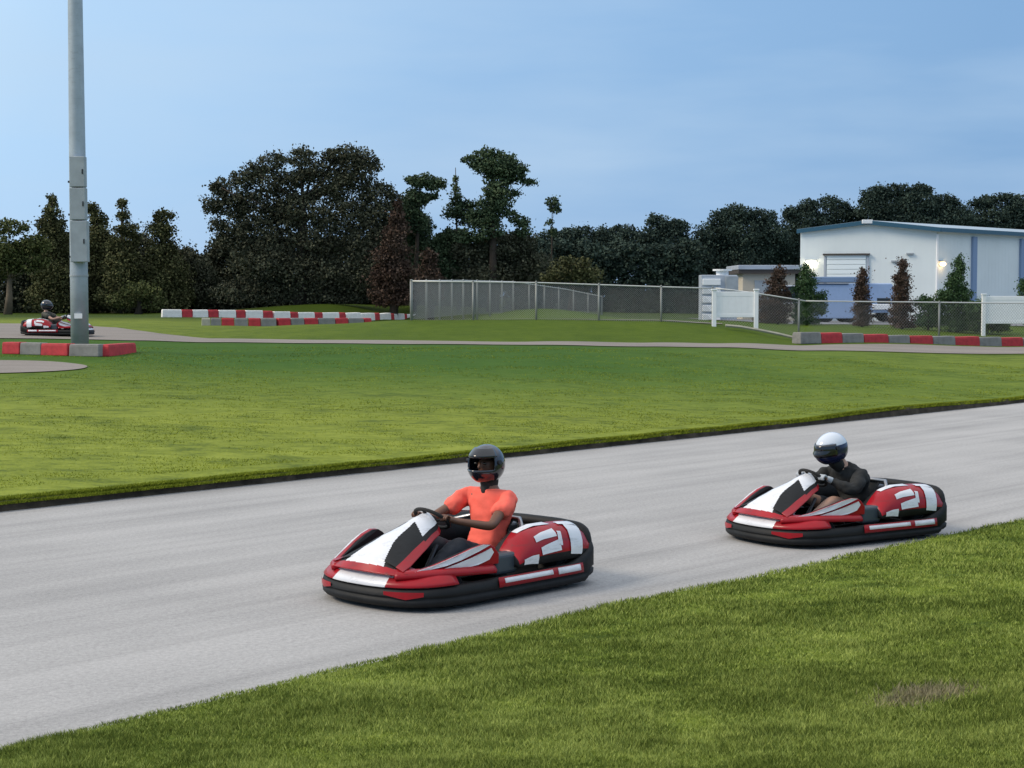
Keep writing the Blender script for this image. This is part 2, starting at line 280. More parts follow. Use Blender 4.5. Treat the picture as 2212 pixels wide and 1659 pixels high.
M = dict(
    red=mat('red_plastic', (0.34, 0.004, 0.012), 0.33, spec=.3, noise=0.2, nscale=5, coat=0.12, scuff=.45),
    white=mat('white_plastic', (0.74, 0.75, 0.78), 0.3, noise=0.07, nscale=6, coat=0.3, scuff=.3),
    black=mat('black_plastic', (0.009, 0.010, 0.011), 0.62, spec=.3, noise=0.5, nscale=7, bump=0.15, bscale=30),
    rubber=mat('rubber', (0.012, 0.012, 0.012), 0.8, noise=0.3, nscale=20),
    grey=mat('grey_plastic', (0.045, 0.06, 0.075), 0.45, noise=0.15),
    steel=mat('steel_tube', (0.35, 0.35, 0.36), 0.35, metal=0.9),
    gunmetal=mat('dark_tube', (0.05, 0.05, 0.055), 0.4, metal=0.7),
    palegrey=mat('pale_grey_print', (0.35, 0.40, 0.46), 0.4),
    rose=mat('faded_red_print', (0.60, 0.30, 0.36), 0.4),
    skin=mat('brown_skin', (0.16, 0.075, 0.045), 0.5, noise=0.1),
    skin2=mat('light_skin', (0.46, 0.27, 0.19), 0.5, noise=0.1),
    orange=mat('orange_fabric', (1.0, 0.155, 0.105), 0.8, noise=0.08, nscale=10, bump=0.3, bscale=14),
    dark_fabric=mat('dark_fabric', (0.018, 0.019, 0.019), 0.85, noise=0.3, nscale=9, bump=0.4, bscale=12),
    grey_fabric=mat('grey_fabric', (0.07, 0.07, 0.055), 0.85, noise=0.2, bump=0.3, bscale=12),
    denim=mat('dark_trousers', (0.02, 0.024, 0.032), 0.85, noise=0.2, bump=0.3, bscale=16),
    helm_black=mat('black_helmet', (0.012, 0.015, 0.026), 0.12, coat=0.6),
    helm_white=mat('white_helmet', (0.62, 0.67, 0.74), 0.15, coat=0.6),
    helm_navy=mat('navy_helmet', (0.008, 0.014, 0.06), 0.25, coat=0.4),
    visor=mat('dark_visor', (0.012, 0.013, 0.016), 0.08, coat=0.5),
    eye=mat('eye', (0.02, 0.015, 0.01), 0.2), glove=mat('grey_glove', (0.42, 0.45, 0.48), 0.7),
    galv=mat('galvanised_steel', (0.40, 0.46, 0.52), 0.5, metal=0.25, noise=0.14, nscale=3, scuff=.2),
    galv2=mat('cabinet_paint', (0.35, 0.39, 0.42), 0.55, noise=0.12, nscale=4),
    blk_red=mat('red_paint', (0.50, 0.035, 0.045), 0.75, noise=0.22, nscale=5, bump=0.3, bscale=12, scuff=.35),
    blk_white=mat('white_paint', (0.86, 0.84, 0.80), 0.75, noise=0.08, nscale=4, bump=0.2, bscale=12, scuff=.35),
    blk_grey=mat('bare_concrete', (0.24, 0.235, 0.225), 0.85, noise=0.22, nscale=4, bump=0.3, bscale=12, scuff=.35),
    blk_beige=mat('beige_concrete', (0.40, 0.38, 0.30), 0.85, noise=0.15),
    wire=mat('galvanised_wire', (0.24, 0.25, 0.25), 0.5, metal=0.1),
    rail=mat('fence_tube', (0.62, 0.62, 0.58), 0.45, metal=0.2),
    post=mat('fence_post', (0.26, 0.27, 0.25), 0.55, metal=0.2),
    bark=mat('bark', (0.05, 0.038, 0.028), 0.9, noise=0.3, nscale=3),
    palebark=mat('pale_bark', (0.14, 0.11, 0.075), 0.9, noise=0.3, nscale=2),
    wall=mat('pale_metal_cladding', (0.74, 0.80, 0.80), 0.6, noise=0.05, nscale=0.6),
    wall2=mat('blue_grey_cladding', (0.33, 0.39, 0.45), 0.6, noise=0.05, nscale=0.6),
    trim=mat('blue_trim', (0.03, 0.10, 0.16), 0.4), roof=mat('roof_metal', (0.34, 0.42, 0.48), 0.5, noise=0.1, nscale=1),
    door=mat('pale_roller_door', (0.80, 0.88, 0.90), 0.5), vinyl=mat('white_vinyl', (0.90, 0.91, 0.91), 0.4, noise=0.03),
    beige=mat('beige_stucco', (0.52, 0.47, 0.38), 0.8, noise=0.08, nscale=2), fascia=mat('brown_fascia', (0.06, 0.05, 0.045), 0.7),
    lamp=mat('lit_lamp', (1, 0.9, 0.7), 0.5, emit=(1.0, 0.86, 0.62), es=9.0),
    lamp2=mat('lit_warm_lamp', (1, 0.8, 0.5), 0.5, emit=(1.0, 0.70, 0.36), es=5.0),
    bluevan=mat('pale_blue_paint', (0.33, 0.45, 0.68), 0.45, noise=0.05), bluedark=mat('navy_trim', (0.02, 0.04, 0.10), 0.4),
    bluemid=mat('grey_blue_canvas', (0.20, 0.29, 0.45), 0.6), glass=mat('dark_glass', (0.02, 0.03, 0.04), 0.1),
    unit=mat('pale_metal_unit', (0.42, 0.47, 0.54), 0.5, noise=0.15, nscale=2), soil=mat('dark_soil', (0.060, 0.048, 0.032), 0.95, noise=0.5, nscale=6, bump=0.8, bscale=14),
    dirt=mat('brown_dirt', (0.24, 0.19, 0.13), 0.95, noise=0.3, nscale=9, bump=0.6, bscale=20),
    amber=mat('amber_tank', (0.60, 0.27, 0.02), 0.4),
)
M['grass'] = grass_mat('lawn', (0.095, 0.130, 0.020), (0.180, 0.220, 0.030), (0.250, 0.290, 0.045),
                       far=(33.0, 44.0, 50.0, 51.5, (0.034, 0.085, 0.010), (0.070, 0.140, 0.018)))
M['verge'] = grass_mat('verge_turf', (0.05, 0.08, 0.010), (0.115, 0.160, 0.018), (0.18, 0.23, 0.03))
M['blade'] = grass_mat('grass_blade', (0.085, 0.120, 0.022), (0.185, 0.240, 0.044), (0.36, 0.42, 0.11), blades=True)
M['blade2'] = grass_mat('lawn_blade', (0.12, 0.155, 0.016), (0.21, 0.25, 0.022), (0.27, 0.31, 0.035), blades=True)
M['dry'] = mat('dry_straw', (0.27, 0.24, 0.13), 0.9, noise=0.4, nscale=20)
TRK = math.atan2(18.9, 17.2)
M['track'] = asphalt_mat('track_asphalt', (0.23, 0.226, 0.222), (0.40, 0.39, 0.38), -TRK)
M['road'] = asphalt_mat('road_asphalt', (0.165, 0.145, 0.125), (0.25, 0.22, 0.195), 0)
M['lot'] = asphalt_mat('lot_asphalt', (0.15, 0.155, 0.165), (0.21, 0.215, 0.225), 0)
M['leafA'] = leaf_mat('olive_foliage', (0.0536, 0.0571, 0.0250), (0.1339, 0.1392, 0.0607))
M['leafB'] = leaf_mat('dark_foliage', (0.0464, 0.0500, 0.0321), (0.1035, 0.1107, 0.0714))
M['leafC'] = leaf_mat('bluish_foliage', (0.0235, 0.0382, 0.0309), (0.0676, 0.1000, 0.0764))
M['leafD'] = leaf_mat('light_foliage', (0.0450, 0.0570, 0.0180), (0.1275, 0.1425, 0.0525))
M['leafR'] = leaf_mat('russet_foliage', (0.060, 0.038, 0.028), (0.115, 0.080, 0.060))
M['leafR2'] = leaf_mat('dead_brown_foliage', (0.060, 0.040, 0.030), (0.145, 0.100, 0.078), 2.0)
M['leafG'] = leaf_mat('conifer_green', (0.0330, 0.0675, 0.0270), (0.1050, 0.1725, 0.0750), 2.0)
M['leafP'] = leaf_mat('pine_foliage', (0.0393, 0.0643, 0.0357), (0.0982, 0.1392, 0.0714))

# ------------------------------------------------------------------ terrain
def yedge(p):                       # depth of the track's far edge along the view column p
    q = (np.asarray(p, float) - CX) / F
    return 22.5 / (0.91 - q)
COLS = {
 -3000: [(30, .3), (48, .6), (60, 1.0), (105, 1.2), (400, 1.2)],
 -600: [(30, .5), (42, .9), (48, 1.2), (60, 1.42), (105, 1.3), (400, 1.3)],
 0:    [(30, .52), (36, .78), (39.5, .93), (42, .97), (48, 1.20), (60, 1.42), (80, 1.42), (105, 1.3), (400, 1.3)],
 300:  [(31, .50), (36, .74), (39.5, .91), (42, .95), (48, 1.12), (50, 1.16), (60, 1.38), (80, 1.40), (105, 1.3), (400, 1.3)],
 450:  [(32, .50), (42, .85), (47, 1.05), (51, 1.08), (58, 1.32), (80, 1.37), (92, 1.5), (105, 1.5), (400, 1.3)],
 700:  [(33, .48), (42, .86), (47, 1.02), (51, 1.03), (55.5, 1.46), (57, 1.46), (60, 1.26), (75, 1.2), (90, 1.15), (98, 1.95), (110, 1.9), (400, 1.3)],
 900:  [(34, .46), (42, .88), (47, 1.00), (50.6, 1.0), (55.5, 1.60), (57.5, 1.60), (61, 1.26), (75, 1.1), (97, .95), (104, 1.75), (110, 1.8), (400, 1.3)],
 1170: [(35, .46), (42, .84), (46.5, .98), (50.6, .97), (55.5, 1.62), (62, 1.60), (75, 1.86), (90, 1.5), (400, 1.3)],
 1400: [(37, .46), (43, .80), (47, .92), (51.4, .92), (56, 1.58), (62, 1.56), (75, 1.35), (90, 1.3), (400, 1.3)],
 1570: [(38, .45), (44, .72), (48, .88), (52.2, .88), (56.5, 1.45), (62, 1.45), (72, 1.3), (90, 1.2), (400, 1.3)],
 1740: [(39, .40), (44, .60), (48.5, .80), (53.3, .80), (57, .98), (64, 1.18), (75, 1.2), (90, 1.1), (400, 1.3)],
 2212: [(42, .35), (47, .50), (51, .60), (58.5, .60), (61, .60), (66, .92), (70, 1.08), (85, 1.1), (400, 1.3)],
 2800: [(50, .40), (60, .60), (75, .9), (90, 1.1), (400, 1.2)],
 3600: [(110, .5), (200, .9), (400, 1.2)],
}
_pk = sorted(COLS); _lev = np.linspace(0, 1, 2)
def _col(k, Y):
    ye = float(yedge(k)); pts = [(ye, 0.10)] + [q for q in COLS[k] if q[0] > ye + 1]
    return np.interp(Y, [a for a, b in pts], [b for a, b in pts])
def H0(x, Y):
    x = np.asarray(x, float); Y = np.asarray(Y, float); p = CX + F * x / np.maximum(Y, 1)
    p = np.clip(p, _pk[0], _pk[-1] - 1)
    i = np.clip(np.searchsorted(_pk, p, side='right') - 1, 0, len(_pk) - 2)
    out = np.zeros(np.broadcast(x, Y).shape)
    p = np.broadcast_to(p, out.shape); i = np.broadcast_to(i, out.shape); Y = np.broadcast_to(Y, out.shape)
    vals = np.stack([_col(k, Y) for k in _pk])
    pk = np.array(_pk, float); t = (p - pk[i]) / (pk[i + 1] - pk[i]); t = t * t * (3 - 2 * t)
    return np.take_along_axis(vals, i[None], 0)[0] * (1 - t) + np.take_along_axis(vals, (i + 1)[None], 0)[0] * t
def H(x, Y):
    x = np.asarray(x, float); Y = np.asarray(Y, float)
    s = 0
    for dy, w in ((-1.0, .2), (-.4, .2), (0, .2), (.4, .2), (1.0, .2)): s = s + w * H0(x, Y + dy)
    return s + 0.02 * (fbm(x * .5, Y * .5, 3) - .5)
def Hf(x, Y): return float(H(np.array([x]), np.array([Y]))[0])

ps = np.concatenate([np.linspace(-3000, -200, 36)[:-1], np.linspace(-200, 2500, 300), np.linspace(2500, 3600, 36)[1:]])
rows = np.concatenate([[0, .05, .15, .3, .6], np.linspace(1, 8, 18), np.linspace(8.4, 50, 120), np.linspace(52, 100, 40), [110, 130, 160, 220, 320, 500, 900, 1800]])
ye = yedge(ps)
Yg = ye[None, :] + rows[:, None]; Xg = (ps[None, :] - CX) / F * Yg
Zg = np.maximum(H(Xg, Yg), 0.085)
jit = 0.16 * (fbm(Xg * 2.3, Yg * 2.3, 5) - .5) * (rows[:, None] < .1)
Yg = Yg + jit
nr_, nc_ = Yg.shape
idx = np.arange(nr_ * nc_).reshape(nr_, nc_)
Fq = np.stack([idx[:-1, :-1], idx[:-1, 1:], idx[1:, 1:], idx[1:, :-1]], -1).reshape(-1, 4)
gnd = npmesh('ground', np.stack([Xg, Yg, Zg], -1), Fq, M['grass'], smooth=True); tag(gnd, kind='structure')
# soil face of the cut bank along the track
bx, by, bz = Xg[0], Yg[0], Zg[0]; k = len(bx)
nrm = np.array([.74, -.67])
SV = []
for off, zf in ((0.0, 1.0), (0.035, .55), (0.02, .3), (0.06, 0.0)):
    w = 0.07 * (fbm(bx * 5, by * 5 + off * 40, 9, 4) - .5)
    SV.append(np.stack([bx + nrm[0] * (off + w), by + nrm[1] * (off + w), (bz + .002) * zf - .03 * (zf == 0)], -1))
SV = np.stack(SV); ii = np.arange(4 * k).reshape(4, k)
Fs = np.stack([ii[:-1, :-1], ii[1:, :-1], ii[1:, 1:], ii[:-1, 1:]], -1).reshape(-1, 4)
tag(npmesh('soil_bank', SV, Fs, M['soil']), kind='structure')
# wide base terrain out to the horizon
b = MB(); b.add([(-2500, -2500, -.12), (2500, -2500, -.12), (2500, 2500, -.12), (-2500, 2500, -.12)], [(0, 1, 2, 3)])
tag(b.build('terrain', M['verge']), kind='structure')

# near edge of the track
NE = [(0, 1617), (233, 1568), (466, 1511), (677, 1457), (885, 1410), (1062, 1370), (1220, 1330), (1373, 1292), (1530, 1264), (1675, 1239), (1800, 1207), (1930, 1178), (2070, 1150), (2212, 1121)]
NP = [G(a, c, 0.03) for a, c in NE]
NP = [NP[0] + (NP[0] - NP[2]).normalized() * d for d in (60, 20, 6)] + NP + [NP[-1] + (NP[-1] - NP[-5]).normalized() * d for d in (3, 8, 20, 70)]
ss = [0.0]
for a, c in zip(NP[:-1], NP[1:]): ss.append(ss[-1] + (c - a).length)
sx = np.interp(np.linspace(0, ss[-1], 700), ss, [v.x for v in NP]); sy = np.interp(np.linspace(0, ss[-1], 700), ss, [v.y for v in NP])
kk = np.ones(9) / 9
sx2 = np.convolve(np.pad(sx, 4, 'edge'), kk, 'valid'); sy2 = np.convolve(np.pad(sy, 4, 'edge'), kk, 'valid')
sy_of_x = lambda x: np.interp(x, sx2, sy2)
def vside(x, y):                    # perpendicular-ish distance inside the verge (towards the camera)
    return (sy_of_x(x) - y) * 0.69
def HV(x, y):
    t = vside(x, y)
    return 0.035 + 0.045 * np.clip(t, 0, 20) + 0.05 * (fbm(np.asarray(x) * 1.6, np.asarray(y) * 1.6, 21) - .5) * np.clip(t * 2, 0, 1)
# verge sheet
offs = np.concatenate([[0], np.linspace(.05, 9, 130), [10, 12, 16, 24, 50, 150, 600]])
wob = 0.10 * (fbm(sx2 * 1.6, sy2 * 1.6, 31, 4) - .5)
VX = sx2[None, :] + .05 * offs[:, None]; VY = sy2[None, :] - offs[:, None] * 1.3 + wob[None, :] * (offs[:, None] < 1)
VZ = HV(VX, VY) - .03 * (offs[:, None] == 0)
nr_, nc_ = VX.shape; idx = np.arange(nr_ * nc_).reshape(nr_, nc_)
Fq = np.stack([idx[:-1, :-1], idx[1:, :-1], idx[1:, 1:], idx[:-1, 1:]], -1).reshape(-1, 4)
tag(npmesh('verge', np.stack([VX, VY, VZ], -1), Fq, M['verge'], smooth=True), kind='structure')
# the track itself: flat sheet between and slightly under both edges
d_ = Vector((17.2, 18.9, 0)).normalized(); n_ = Vector((.74, -.67, 0)); o_ = Vector((-5.7, 18.5, 0)) - n_ * .4
b = MB()
for i in range(40):
    a0, a1 = -70 + i * 5, -65 + i * 5
    P = [o_ + d_ * a0, o_ + d_ * a0 + n_ * 16, o_ + d_ * a1 + n_ * 16, o_ + d_ * a1]; b.add(P, [(0, 1, 2, 3)])
tag(b.build('track', M['track']), kind='structure')

# inner roads laid on the terrain
def strip(name, near, far_, m, lift=0.02, n=260, k=30):
    nx = np.array(near); fx = np.array(far_)
    t = np.linspace(0, 1, n)
    def along(a):
        s = np.concatenate([[0], np.cumsum(np.hypot(*np.diff(a, axis=0).T))]); s /= s[-1]
        return np.stack([np.interp(t, s, a[:, 0]), np.interp(t, s, a[:, 1])], -1)
    A = along(nx); B = along(fx); u = np.linspace(0, 1, k)[:, None, None]
    P = A[None] * (1 - u) + B[None] * u; Z = H(P[..., 0], P[..., 1]) + lift
    V = np.concatenate([P, Z[..., None]], -1); ii = np.arange(n * k).reshape(k, n)
    Fq = np.stack([ii[:-1, :-1], ii[:-1, 1:], ii[1:, 1:], ii[1:, :-1]], -1).reshape(-1, 4)
    return tag(npmesh(name, V, Fq, m, smooth=True), kind='structure')
XY = lambda p, Y: (XP(p, Y), Y)
strip('road', [XY(-700, 47), XY(-200, 47.5), XY(0, 47.6), XY(200, 47.8), XY(310, 47.8), XY(450, 48.0), XY(700, 48.1), XY(1106, 48.0), XY(1400, 48.3), XY(1570, 48.8), XY(1740, 48.7), XY(1950, 50), XY(2212, 51.5), XY(2700, 58)],
      [XY(-700, 60), XY(-200, 60), XY(0, 59.5), XY(140, 59), XY(250, 57), XY(330, 53), XY(450, 51.0), XY(700, 50.8), XY(1106, 50.4), XY(1400, 51.2), XY(1570, 52), XY(1740, 53.1), XY(1950, 55.5), XY(2212, 58.3), XY(2700, 68)], M['road'], n=300)
th = np.linspace(-.5 * math.pi, .5 * math.pi, 40)
strip('side_road', [(-22, 35.4)] + [(XP(-60, 36.4) + 2.35 * math.cos(a), 36.9 + 1.75 * math.sin(a)) for a in th[:21]],
      [(-22, 39.5)] + [(XP(-60, 36.4) + 2.35 * math.cos(a), 36.9 + 1.75 * math.sin(a)) for a in th[::-1][:20]], M['road'], n=120, k=24)
strip('parking_lot', [XY(1620, 72), XY(1760, 70.5), XY(2000, 72.5), XY(2700, 74)], [XY(1480, 84), XY(1760, 100), XY(2100, 110), XY(2700, 110)], M['lot'], k=30, lift=.02)
strip('footpath', [XY(900, 56.3), XY(1400, 56.6), XY(1560, 56.9)], [XY(900, 57.1), XY(1400, 57.4), XY(1560, 57.6)], M['road'], lift=.02, k=3)

# ------------------------------------------------------------------ grass blades
def blades(name, X, Y, Zf, hgt, wid, m, label):
    n = len(X); Z = Zf(X, Y) - .004
    az = rng.uniform(0, math.pi, n); lean = rng.uniform(.2, 1.1, n); la = rng.uniform(0, 2 * math.pi, n)
    hg = hgt * rng.uniform(.6, 1.3, n); w = wid * rng.uniform(.7, 1.3, n)
    dx, dy = np.cos(az) * w / 2, np.sin(az) * w / 2
    tx = X + np.cos(la) * lean * hg; ty = Y + np.sin(la) * lean * hg
    V = np.stack([np.stack([X - dx, Y - dy, Z], -1), np.stack([X + dx, Y + dy, Z], -1), np.stack([tx, ty, Z + hg], -1)], 1).reshape(-1, 3)
    return tag(npmesh(name, V, np.arange(3 * n).reshape(n, 3), m, attr=np.repeat(rng.uniform(0, 1, n), 3)), label, 'grass', kind='stuff')
n = 2500000
Y = 6.6 / np.sqrt(rng.uniform((6.6 / 24) ** 2, 1, n)); Y = np.minimum(Y, 24)
X = (rng.uniform(-420, 3100, n) - CX) / F * Y
v = vside(X, Y) + 0.10 * (fbm(X * 3, Y * 3, 41, 3) - .45)
bald = ((X - W(1990, 1459 + 0, G(1990, 1320, .2).y).x) ** 2)
ok = v > 0
X, Y = X[ok], Y[ok]
DP = G(2010 * 1.0, 1302, .2)      # bare clod patch, checked below
cl_ = fbm(X * 2.2, Y * 2.2, 51, 3)
DP = G(1760 * 1.0 + 0, 1500, .25)
keep = rng.uniform(0, 1, len(X)) < np.clip(.35 + 1.1 * cl_, 0, 1)
X, Y, cl_ = X[keep][:1050000], Y[keep][:1050000], cl_[keep][:1050000]
DPx = G(2000, 1463, .30)
dd = ((X - DPx.x) / .34) ** 2 + ((Y - DPx.y - .55 * (X - DPx.x)) / .26) ** 2
ok = (dd > 1) | (rng.uniform(0, 1, len(X)) < .25)
X, Y, cl_ = X[ok], Y[ok], cl_[ok]
blades('grass', X, Y, HV, .014 + .038 * cl_ ** 1.5, .0052 * (Y / 8), M['blade'], 'mown green grass of the near verge below the track')
n = 120000
pp = rng.uniform(-400, 2600, n); y0 = yedge(pp); Y = y0 + .25 * rng.uniform(0, 1, n) ** 2 - .09 * rng.uniform(0, 1, n)
X = (pp - CX) / F * Y
blades('grass', X, Y, lambda x, y: np.maximum(H(x, y), .085) - .03 * (y < yedge(CX + F * x / y)), .034 * np.ones(n), .006 * Y / 8, M['blade2'], 'fringe of grass along the top of the soil bank')
n = 200000
pp = rng.uniform(-400, 2600, n); y0 = yedge(pp); Y = y0 + 1.0 + 24 * rng.uniform(0, 1, n) ** 1.3; X = (pp - CX) / F * Y
ok = (fbm(X * .9, Y * 1.6, 61, 3) + rng.uniform(-.15, .15, n) > .52) & (Y < 46.3) & ~((X < XP(170, 37)) & (Y > 34.6) & (Y < 40)); X, Y = X[ok], Y[ok]
blades('grass_tufts', X, Y, lambda x, y: H(x, y), .017 * np.ones(len(X)), .0075 * Y / 10, M['blade2'], 'slightly taller tufts scattered over the infield lawn')
# clod of dug-up earth in the verge
b = MB(); 
n1, n2 = 22, 14; V = []; Fc = []
for i in range(n1):
    for j in range(n2):
        u, w = i / (n1 - 1) * 2 - 1, j / (n2 - 1) * 2 - 1
        x = DPx.x + u * .36; y = DPx.y + .55 * u * .36 + w * .24; r2 = u * u + w * w
        z = float(HV(np.array([x]), np.array([y]))[0]) + max(0, 1 - r2) * (.0 + .06 * float(fbm(np.array([x * 12]), np.array([y * 12]), 77)[0])) - .02
        V.append((x, y, z))
for i in range(n1 - 1):
    for j in range(n2 - 1): Fc.append((i * n2 + j, i * n2 + j + 1, (i + 1) * n2 + j + 1, (i + 1) * n2 + j))
b.add(V, Fc); dc = tag(b.build('dirt_mound', M['dirt'], smooth=True), 'small mound of brown dirt and dry grass in the near green verge', 'dirt mound')
n = 1500; u = rng.normal(0, .42, n); w = rng.normal(0, .42, n)
dg = blades('dry_grass', DPx.x + u * .36, DPx.y + .55 * u * .36 + w * .24, HV, .05 * np.ones(n), .007, M['dry'], 'x'); dg.parent = dc
for k_ in ('label', 'category', 'kind'): del dg[k_]

# ------------------------------------------------------------------ trees
def leaves(name, pts, size, m, parent):
    n = len(pts); c = np.asarray(pts); size = size * .72
    a = rng.normal(size=(n, 3)); a /= np.linalg.norm(a, axis=1)[:, None]
    b = np.cross(a, rng.normal(size=(n, 3))); b /= np.linalg.norm(b, axis=1)[:, None]
    s = size * rng.uniform(.6, 1.4, n)[:, None] / 2
    V = np.stack([c - a * s - b * s * .3, c - a * s * .1 + b * s * .8, c + a * s + b * s * .2, c + a * s * .2 - b * s * .8], 1).reshape(-1, 3)
    return npmesh(name, V, np.arange(4 * n).reshape(n, 4), m, parent, attr=np.repeat(rng.uniform(0, 1, n), 4))
def blob_pts(blobs, Y, size, dens, depthf=1.0, rag=0.2):
    out = []; size = size * .68; dens = dens * .85
    for (cx, cy, rx, ry) in blobs:
        c = W(cx, cy, Y); s = Y / F; Rx, Rz = rx * s * 1.07, ry * s * 1.03; Ry = min(Rx, Rz * 1.6) * .8 * depthf
        nc = max(10, int(13 * Rx * Rz / .9)); area = math.pi * Rx * Rz
        d = rng.normal(size=(nc, 3)); d /= np.linalg.norm(d, axis=1)[:, None]
        rr = rng.uniform(.15, 1, nc) ** .45
        cc = d * rr[:, None] * np.array([Rx, Ry, Rz]) * .9
        nl = int(2.6 * dens * area / size ** 2)
        ci = rng.integers(0, nc, nl)
        cr_ = min(.95, .34 * min(Rx, Rz) + .10) * rng.uniform(.5, 1.35, nc)
        p = cc[ci] + rng.normal(size=(nl, 3)) * cr_[ci][:, None] * np.array([.62, .62, .42])
        m_ = int(nl * .8); d2 = rng.normal(size=(m_, 3)); d2 /= np.linalg.norm(d2, axis=1)[:, None]
        p2 = d2 * (rng.uniform(0, 1, m_) ** .42)[:, None] * np.array([Rx, Ry, Rz]) * (.86 + .22 * vnoise(d2[:, 0] * 3 + cx, d2[:, 2] * 3 + cy, 5))[:, None]
        p = np.concatenate([p, p2])
        out.append(p + np.array([c.x, c.y, c.z]))
    return np.concatenate(out)
def tree(name, label, cat, Y, blobs, trunk, m, size=.20, dens=3.6, bark='bark', group=None, tr=.22, limbs=5, top=None, dy=0):
    tx = XP(trunk[0], Y); gz = Hf(tx, Y) - .05
    root = empty(name, (tx, Y, gz)); tag(root, label, cat, group)
    b = MB(); tt = W(trunk[1], trunk[2], Y); o = Vector((tx, Y, gz))
    tip = tt - o; path = [Vector((0, 0, 0)), tip * .35 + Vector((.15 * tr, 0, 0)), tip * .7, tip]
    b.tube(path, [tr * 1.25, tr * .85, tr * .6, tr * .22], 8)
    for (cx, cy, rx, ry) in blobs[:limbs * 2]:
        c = W(cx, cy, Y + random.uniform(-.6, .6)) - o; f0 = random.uniform(.35, .75)
        if c.z < tip.z * .3: continue
        fz = min(.95, max(.28, (c.z - .35 * abs(c.x - tip.x * .6) - .5) / max(tip.z, .1))); s0 = tip * fz
        b.tube([s0, (s0 + c) / 2 + Vector((0, 0, -.25)), c], [tr * .26, tr * .16, tr * .06], 6)
    b.build('trunk', M[bark], root, smooth=True)
    P = blob_pts(blobs, Y, size, dens); P = P - np.array([tx, Y, gz])
    P = P[P[:, 2] > .1]
    leaves('crown', P, size, m, root)
    return root
TB = 'trees along the far edge of the track'
tree('broadleaf_tree', 'pale yellow-green spreading tree with a bare tan trunk at far left', 'tree', 96, [(18, 492, 42, 20), (70, 530, 45, 22), (10, 540, 40, 30), (60, 565, 48, 22), (15, 580, 45, 22)], (18, 22, 560), M['leafD'], bark='palebark', group=TB, dens=2.6)
tree('conifer_tree', 'pointed olive conifer just left of the light pole', 'tree', 104, [(113, 432, 9, 16), (113, 455, 20, 16), (112, 485, 34, 26), (116, 525, 44, 34), (115, 580, 52, 50), (118, 635, 60, 40)], (115, 113, 430), M['leafA'], group=TB)
tree('broadleaf_tree', 'rounded olive tree partly behind the right side of the light pole', 'tree', 106, [(200, 450, 14, 14), (212, 475, 20, 24), (185, 450, 14, 8), (205, 520, 34, 40), (205, 590, 48, 60), (215, 640, 52, 36)], (205, 205, 450), M['leafA'], group=TB)
tree('broadleaf_tree', 'slim olive tree with a narrow upright top right of the light pole', 'tree', 104, [(264, 440, 12, 12), (268, 465, 15, 14), (274, 495, 24, 16), (266, 525, 34, 24), (285, 510, 18, 8), (268, 575, 44, 46), (262, 635, 50, 40)], (266, 264, 440), M['leafA'], group=TB)
tree('broadleaf_tree', 'rounded column-shaped olive tree left of the sky gap', 'tree', 105, [(352, 470, 24, 16), (348, 495, 28, 26), (350, 540, 34, 36), (356, 590, 50, 50), (360, 640, 60, 36)], (352, 350, 470), M['leafA'], group=TB)
tree('shrub', 'low dark bush under the sky gap left of the big oak', 'bush', 107, [(398, 565, 34, 28), (430, 580, 34, 34), (415, 625, 60, 45)], (410, 410, 580), M['leafB'], group=TB)
tree('shrub', 'light olive bush in front of the dark trees right of the light pole', 'bush', 99, [(305, 628, 40, 24), (270, 650, 34, 20), (330, 650, 34, 20)], (300, 300, 630), M['leafD'], dens=1.8, group=TB)
tree('oak_tree', 'huge dark oak with a broad domed crown and sky showing through', 'tree', 100, [
    (478, 405, 22, 24), (460, 445, 26, 22), (500, 440, 34, 34), (520, 390, 30, 24), (545, 430, 36, 24), (600, 450, 40, 24), (650, 385, 36, 20), (552, 372, 24, 26), (590, 355, 34, 26), (600, 400, 50, 30), (650, 340, 32, 22), (675, 370, 34, 26),
    (720, 345, 26, 26), (745, 330, 30, 20), (785, 338, 28, 20), (770, 370, 46, 34), (812, 360, 14, 12), (720, 400, 50, 40), (800, 412, 36, 30), (838, 412, 14, 16), (850, 435, 22, 22), (820, 460, 42, 40),
    (470, 488, 24, 16), (540, 470, 50, 30), (520, 510, 50, 36), (650, 455, 60, 38), (745, 465, 60, 44), (600, 500, 50, 30), (690, 520, 60, 40), (790, 520, 60, 50), (570, 560, 80, 50), (680, 590, 90, 50), (800, 590, 70, 50), (560, 630, 100, 36), (700, 640, 100, 30)],
    (650, 655, 420), M['leafB'], dens=2.7, tr=.5, limbs=9, group=TB)
tree('cypress_tree', 'tall russet conical cypress at the right side of the big oak', 'tree', 96, [(858, 448, 10, 18), (856, 475, 20, 20), (852, 510, 28, 28), (848, 550, 38, 34), (846, 595, 48, 38), (846, 635, 54, 28)], (850, 858, 440), M['leafR'], group=TB)
tree('pine_tree', 'flat-topped pine with a thin umbrella crown left of the bare snag', 'tree', 102, [(915, 390, 42, 14), (940, 400, 28, 13), (902, 430, 30, 18), (878, 465, 34, 30), (930, 425, 22, 8), (893, 388, 18, 8), (895, 418, 20, 9), (905, 436, 18, 8), (885, 445, 22, 20), (900, 480, 26, 26)], (893, 908, 395), M['leafP'], dens=4, tr=.16, group=TB)
tree('pine_tree', 'thin ragged half-bare snag between the two pines', 'tree', 103, [(984, 388, 6, 8), (986, 408, 8, 14), (985, 432, 16, 18), (992, 458, 34, 20), (1015, 440, 26, 9), (1002, 447, 22, 5), (985, 462, 24, 10), (1010, 480, 30, 10)], (990, 984, 362), M['leafP'], tr=.09, dens=2.4, group=TB)
